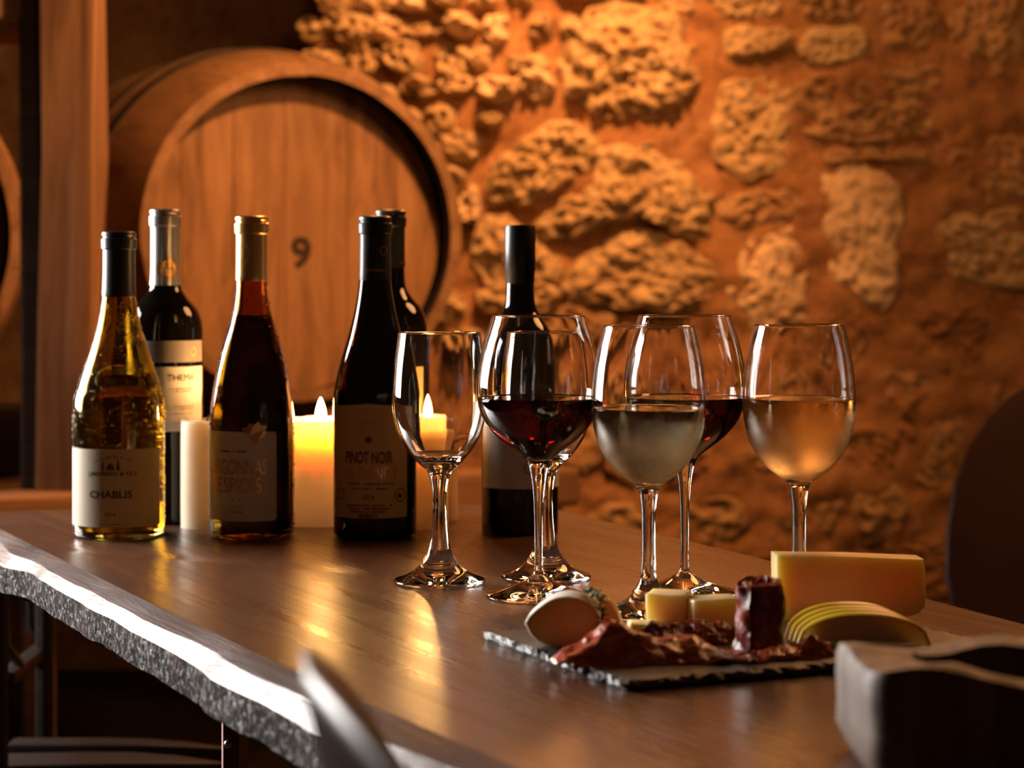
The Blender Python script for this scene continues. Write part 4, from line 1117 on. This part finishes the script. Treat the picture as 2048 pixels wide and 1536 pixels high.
# cured beef roll
pr = s_at(1522, 1.300)
rl = thing('cured_meat_roll', 'dark red glossy cured meat roll standing upright in front of the wedge', 'meat', pr, 0.4)
vs, fs = [], []; nt, nz = 120, 16; hh = 0.0455
for side_ in (0, 1):
    for i in range(nt + 1):
        t = i / nt; a = t * 2 * PI * 2.6
        r = 0.0045 + 0.0112 * t + (0.0019 if side_ else 0)
        for j in range(nz + 1):
            z = j / nz
            rr = r * (1 + 0.05 * math.sin(3 * a + 5 * z) * t) + 0.0034 * fbm((math.cos(a) * 0.5, math.sin(a) * .5, z * 1.1 + t), 3.0, 4) * t
            zz = z * hh * (1 + 0.035 * math.sin(a * 1.0 + 1.2)) + (0.0030 * fbm((a * 0.4, 0, 0), 2, 3) * z if j else 0)
            vs.append((rr * math.cos(a), rr * math.sin(a), max(0, zz)))
m_ = nz + 1; base = (nt + 1) * m_
for i in range(nt):
    for j in range(nz):
        q = i * m_ + j; fs.append((q, q + 1, q + m_ + 1, q + m_)); fs.append((q + base, q + m_ + base, q + m_ + 1 + base, q + 1 + base))
    q = i * m_ + nz; fs.append((q, q + base, q + m_ + base, q + m_)); q = i * m_; fs.append((q, q + m_, q + m_ + base, q + base))
for i in (0, nt):
    for j in range(nz):
        q = i * m_ + j; f = (q, q + base, q + 1 + base, q + 1); fs.append(f if i == 0 else tuple(reversed(f)))
mk('rolled_slice', vs, fs, M['beef'], rl, True, 60)

# ham slices: ruffled sheets
def ham(label, x0, x1, yc, wdt, hfun, mat, seed, amp=0.004, slope=0.0, th_=0.0014):
    vs, fs = [], []; nu, nv = 90, 22
    for s_ in (0, 1):
        for i in range(nu + 1):
            u = i / nu; x = x0 + (x1 - x0) * u
            env = min(1, 6 * u, 6 * (1 - u)) ** 0.5
            for j in range(nv + 1):
                v = -1 + 2 * j / nv
                y = yc(u) + v * wdt * (0.35 + 0.65 * env) + 0.003 * fbm((u * 5 + seed, v, 0), 1.2, 3)
                z = hfun(u) * max(0.0, 1 - abs(v) ** 1.7) * env
                z += amp * env * (0.5 * math.sin(u * 17 + seed + v * 1.8) + fbm((u * 6 + seed, v * 1.3, 2.0), 1.4, 4)) * (1 - 0.35 * abs(v))
                z += slope * v
                xx = x + 0.003 * fbm((u * 3, v * 2 + seed, 5), 2.0, 3)
                vs.append((xx, y, ST + 0.0004 + max(0.0, z) + (th_ if s_ else 0.0)))
    m_ = nv + 1; base = (nu + 1) * m_
    for i in range(nu):
        for j in range(nv):
            q = i * m_ + j; fs.append((q, q + 1, q + m_ + 1, q + m_)); fs.append((q + base, q + m_ + base, q + m_ + 1 + base, q + 1 + base))
        for j, flip in ((0, 0), (nv, 1)):
            q = i * m_ + j; f = (q, q + m_, q + m_ + base, q + base); fs.append(tuple(reversed(f)) if flip else f)
    for i, flip in ((0, 1), (nu, 0)):
        for j in range(nv):
            q = i * m_ + j; f = (q, q + 1, q + 1 + base, q + base); fs.append(tuple(reversed(f)) if flip else f)
    return tag(mk('ham_slice', vs, fs, mat, None, True, 70), label, 'ham', 'cured ham slices on the slate')
def bumpf(u, c, w_): return math.exp(-((u - c) / w_) ** 2)
ham('glistening ruffled ham slice heaped in front of the soft cheese', 0.026, 0.152, lambda u: 1.262 + 0.018 * u, 0.020,
    lambda u: 0.020 * bumpf(u, 0.26, 0.20) + 0.012 * bumpf(u, 0.60, 0.22), M['ham'], 2.0, 0.0045)
ham('thin ham slice curling up beside the apple, near the wooden block', 0.140, 0.207, lambda u: 1.268 + 0.022 * u, 0.013,
    lambda u: 0.003 + 0.010 * u * u, M['ham'], 7.0, 0.0030)
ham('dark ham slice lying right in front of the cheese blocks', 0.083, 0.152, lambda u: 1.335 + 0.006 * u, 0.016,
    lambda u: 0.0115, M['beef'], 11.0, 0.0025)

# apple slices
def apple_slice(label, px, d, rz, lean, rr=0.049, zs=1.0, roll=0.0):
    p = s_at(px, d)
    root = thing('apple_slice', label, 'fruit', p, rz, 'apple slices fanned out on the slate')
    chord, n, T = 0.0425, 26, 0.0042
    def pt(k, s, side):                              # s: 0 core .. 1 skin
        t = -1 + 2 * k / n
        x = chord * t; top_ = 0.0205 * zs * math.sqrt(max(0, 1 - abs(t) ** 2.3)); core = 0.0035 * math.sqrt(max(0, 1 - t * t))
        z = core + (top_ - core) * s if top_ > core else top_
        y = side * T * (0.25 + 0.75 * s) * math.sqrt(max(0.0, 1 - t * t * 0.98))
        return Vector((x, y + (z * math.tan(lean)), z))
    vs, fs = [], []; ms = 6
    for side_ in (-1, 1):
        for k in range(n + 1):
            for s in range(ms + 1): vs.append(pt(k, s / ms, side_))
    m_ = ms + 1; base = (n + 1) * m_
    for k in range(n):
        for s in range(ms):
            q = k * m_ + s; fs.append((q, q + m_, q + m_ + 1, q + 1)); fs.append((q + base, q + 1 + base, q + m_ + 1 + base, q + m_ + base))
        q = k * m_; fs.append((q, q + base, q + m_ + base, q + m_))
    mk('flesh', vs, fs, M['flesh'], root, True, 50)
    vs, fs = [], []; na = 6
    for k in range(n + 1):
        a_, b_ = pt(k, 1, -1), pt(k, 1, 1)
        for j in range(na + 1):
            f = j / na; q = a_.lerp(b_, f); bul = 0.0016 * math.sin(PI * f)
            t = -1 + 2 * k / n
            vs.append(q + Vector((t * 0.7, 0, 1)) * (bul + 0.0002))
    for k in range(n):
        for j in range(na):
            q = k * (na + 1) + j; fs.append((q, q + na + 1, q + na + 2, q + 1))
    mk('skin', vs, fs, M['skin'], root, True)
    return root
apple_slice('front apple slice with its cut face towards the camera', 1728, 1.318, -0.08, 0.18)
apple_slice('second apple slice, just behind the front slice', 1718, 1.3275, -0.01, 0.20, zs=1.03)
apple_slice('third apple slice, between the second slice and the back one', 1707, 1.337, 0.07, 0.22, zs=1.05)
apple_slice('back apple slice showing most yellow skin, next to the cheese wedge', 1694, 1.348, 0.17, 0.24, zs=1.08)

# ------------------------------------------------------------------ wooden block with a hollow, front right
vs, fs = [], []; nang = 72
cxb, cyb = 0.249, 1.012; hx, hy, hgt = 0.079, 0.060, 0.057
def sq_out(a, k=1.0):
    c, s = math.cos(a), math.sin(a); m = max(abs(c) / hx, abs(s) / hy); e = (abs(c / hx) ** 9 + abs(s / hy) ** 9) ** (1 / 9)
    return c / e * k, s / e * k
rows = []
def row(fn):
    idx = []
    for k in range(nang):
        a = 2 * PI * k / nang; idx.append(len(vs)); vs.append(fn(a))
    rows.append(idx)
def wav(a): return 0.004 * math.sin(2 * a + 0.6) + 0.0025 * math.sin(5 * a) + 0.002 * fbm((math.cos(a), math.sin(a), 0), 3, 3)
row(lambda a: (*sq_out(a, 0.86), 0.0))
row(lambda a: (*sq_out(a, 0.94), 0.006))
for z in (0.016, 0.028, 0.042, 0.052): row(lambda a, z=z: (*[q * (1 + 0.016 * fbm((math.cos(a) * 2, math.sin(a) * 2, z * 20), 2, 3)) for q in sq_out(a, 1.0)], z + wav(a) * z / hgt))
row(lambda a: (*sq_out(a, 0.975), hgt + wav(a)))
row(lambda a: (*sq_out(a, 0.90), hgt + 0.001 + wav(a)))
hr = lambda a: (0.043 * math.cos(a), 0.036 * math.sin(a))
row(lambda a: (hr(a)[0] * 1.08, hr(a)[1] * 1.08, hgt - 0.001 + wav(a) * 0.6))
row(lambda a: (hr(a)[0], hr(a)[1], hgt - 0.006 + wav(a) * 0.5))
row(lambda a: (hr(a)[0] * 0.92, hr(a)[1] * 0.92, 0.022))
row(lambda a: (hr(a)[0] * 0.70, hr(a)[1] * 0.70, 0.014))
for A_, B_ in zip(rows, rows[1:]):
    for k in range(nang):
        j = (k + 1) % nang; fs.append((A_[k], A_[j], B_[j], B_[k]))
fs.append(tuple(reversed(rows[0]))); fs.append(tuple(rows[-1]))
tag(mk('wooden_bowl_block', vs, fs, M['blockwood'], None, True, 40, (cxb, cyb, TZ + 0.0003), (0, 0, 0.0)), 'thick dark wooden block with a hollowed top, blurred in the lower right corner', 'wooden bowl')
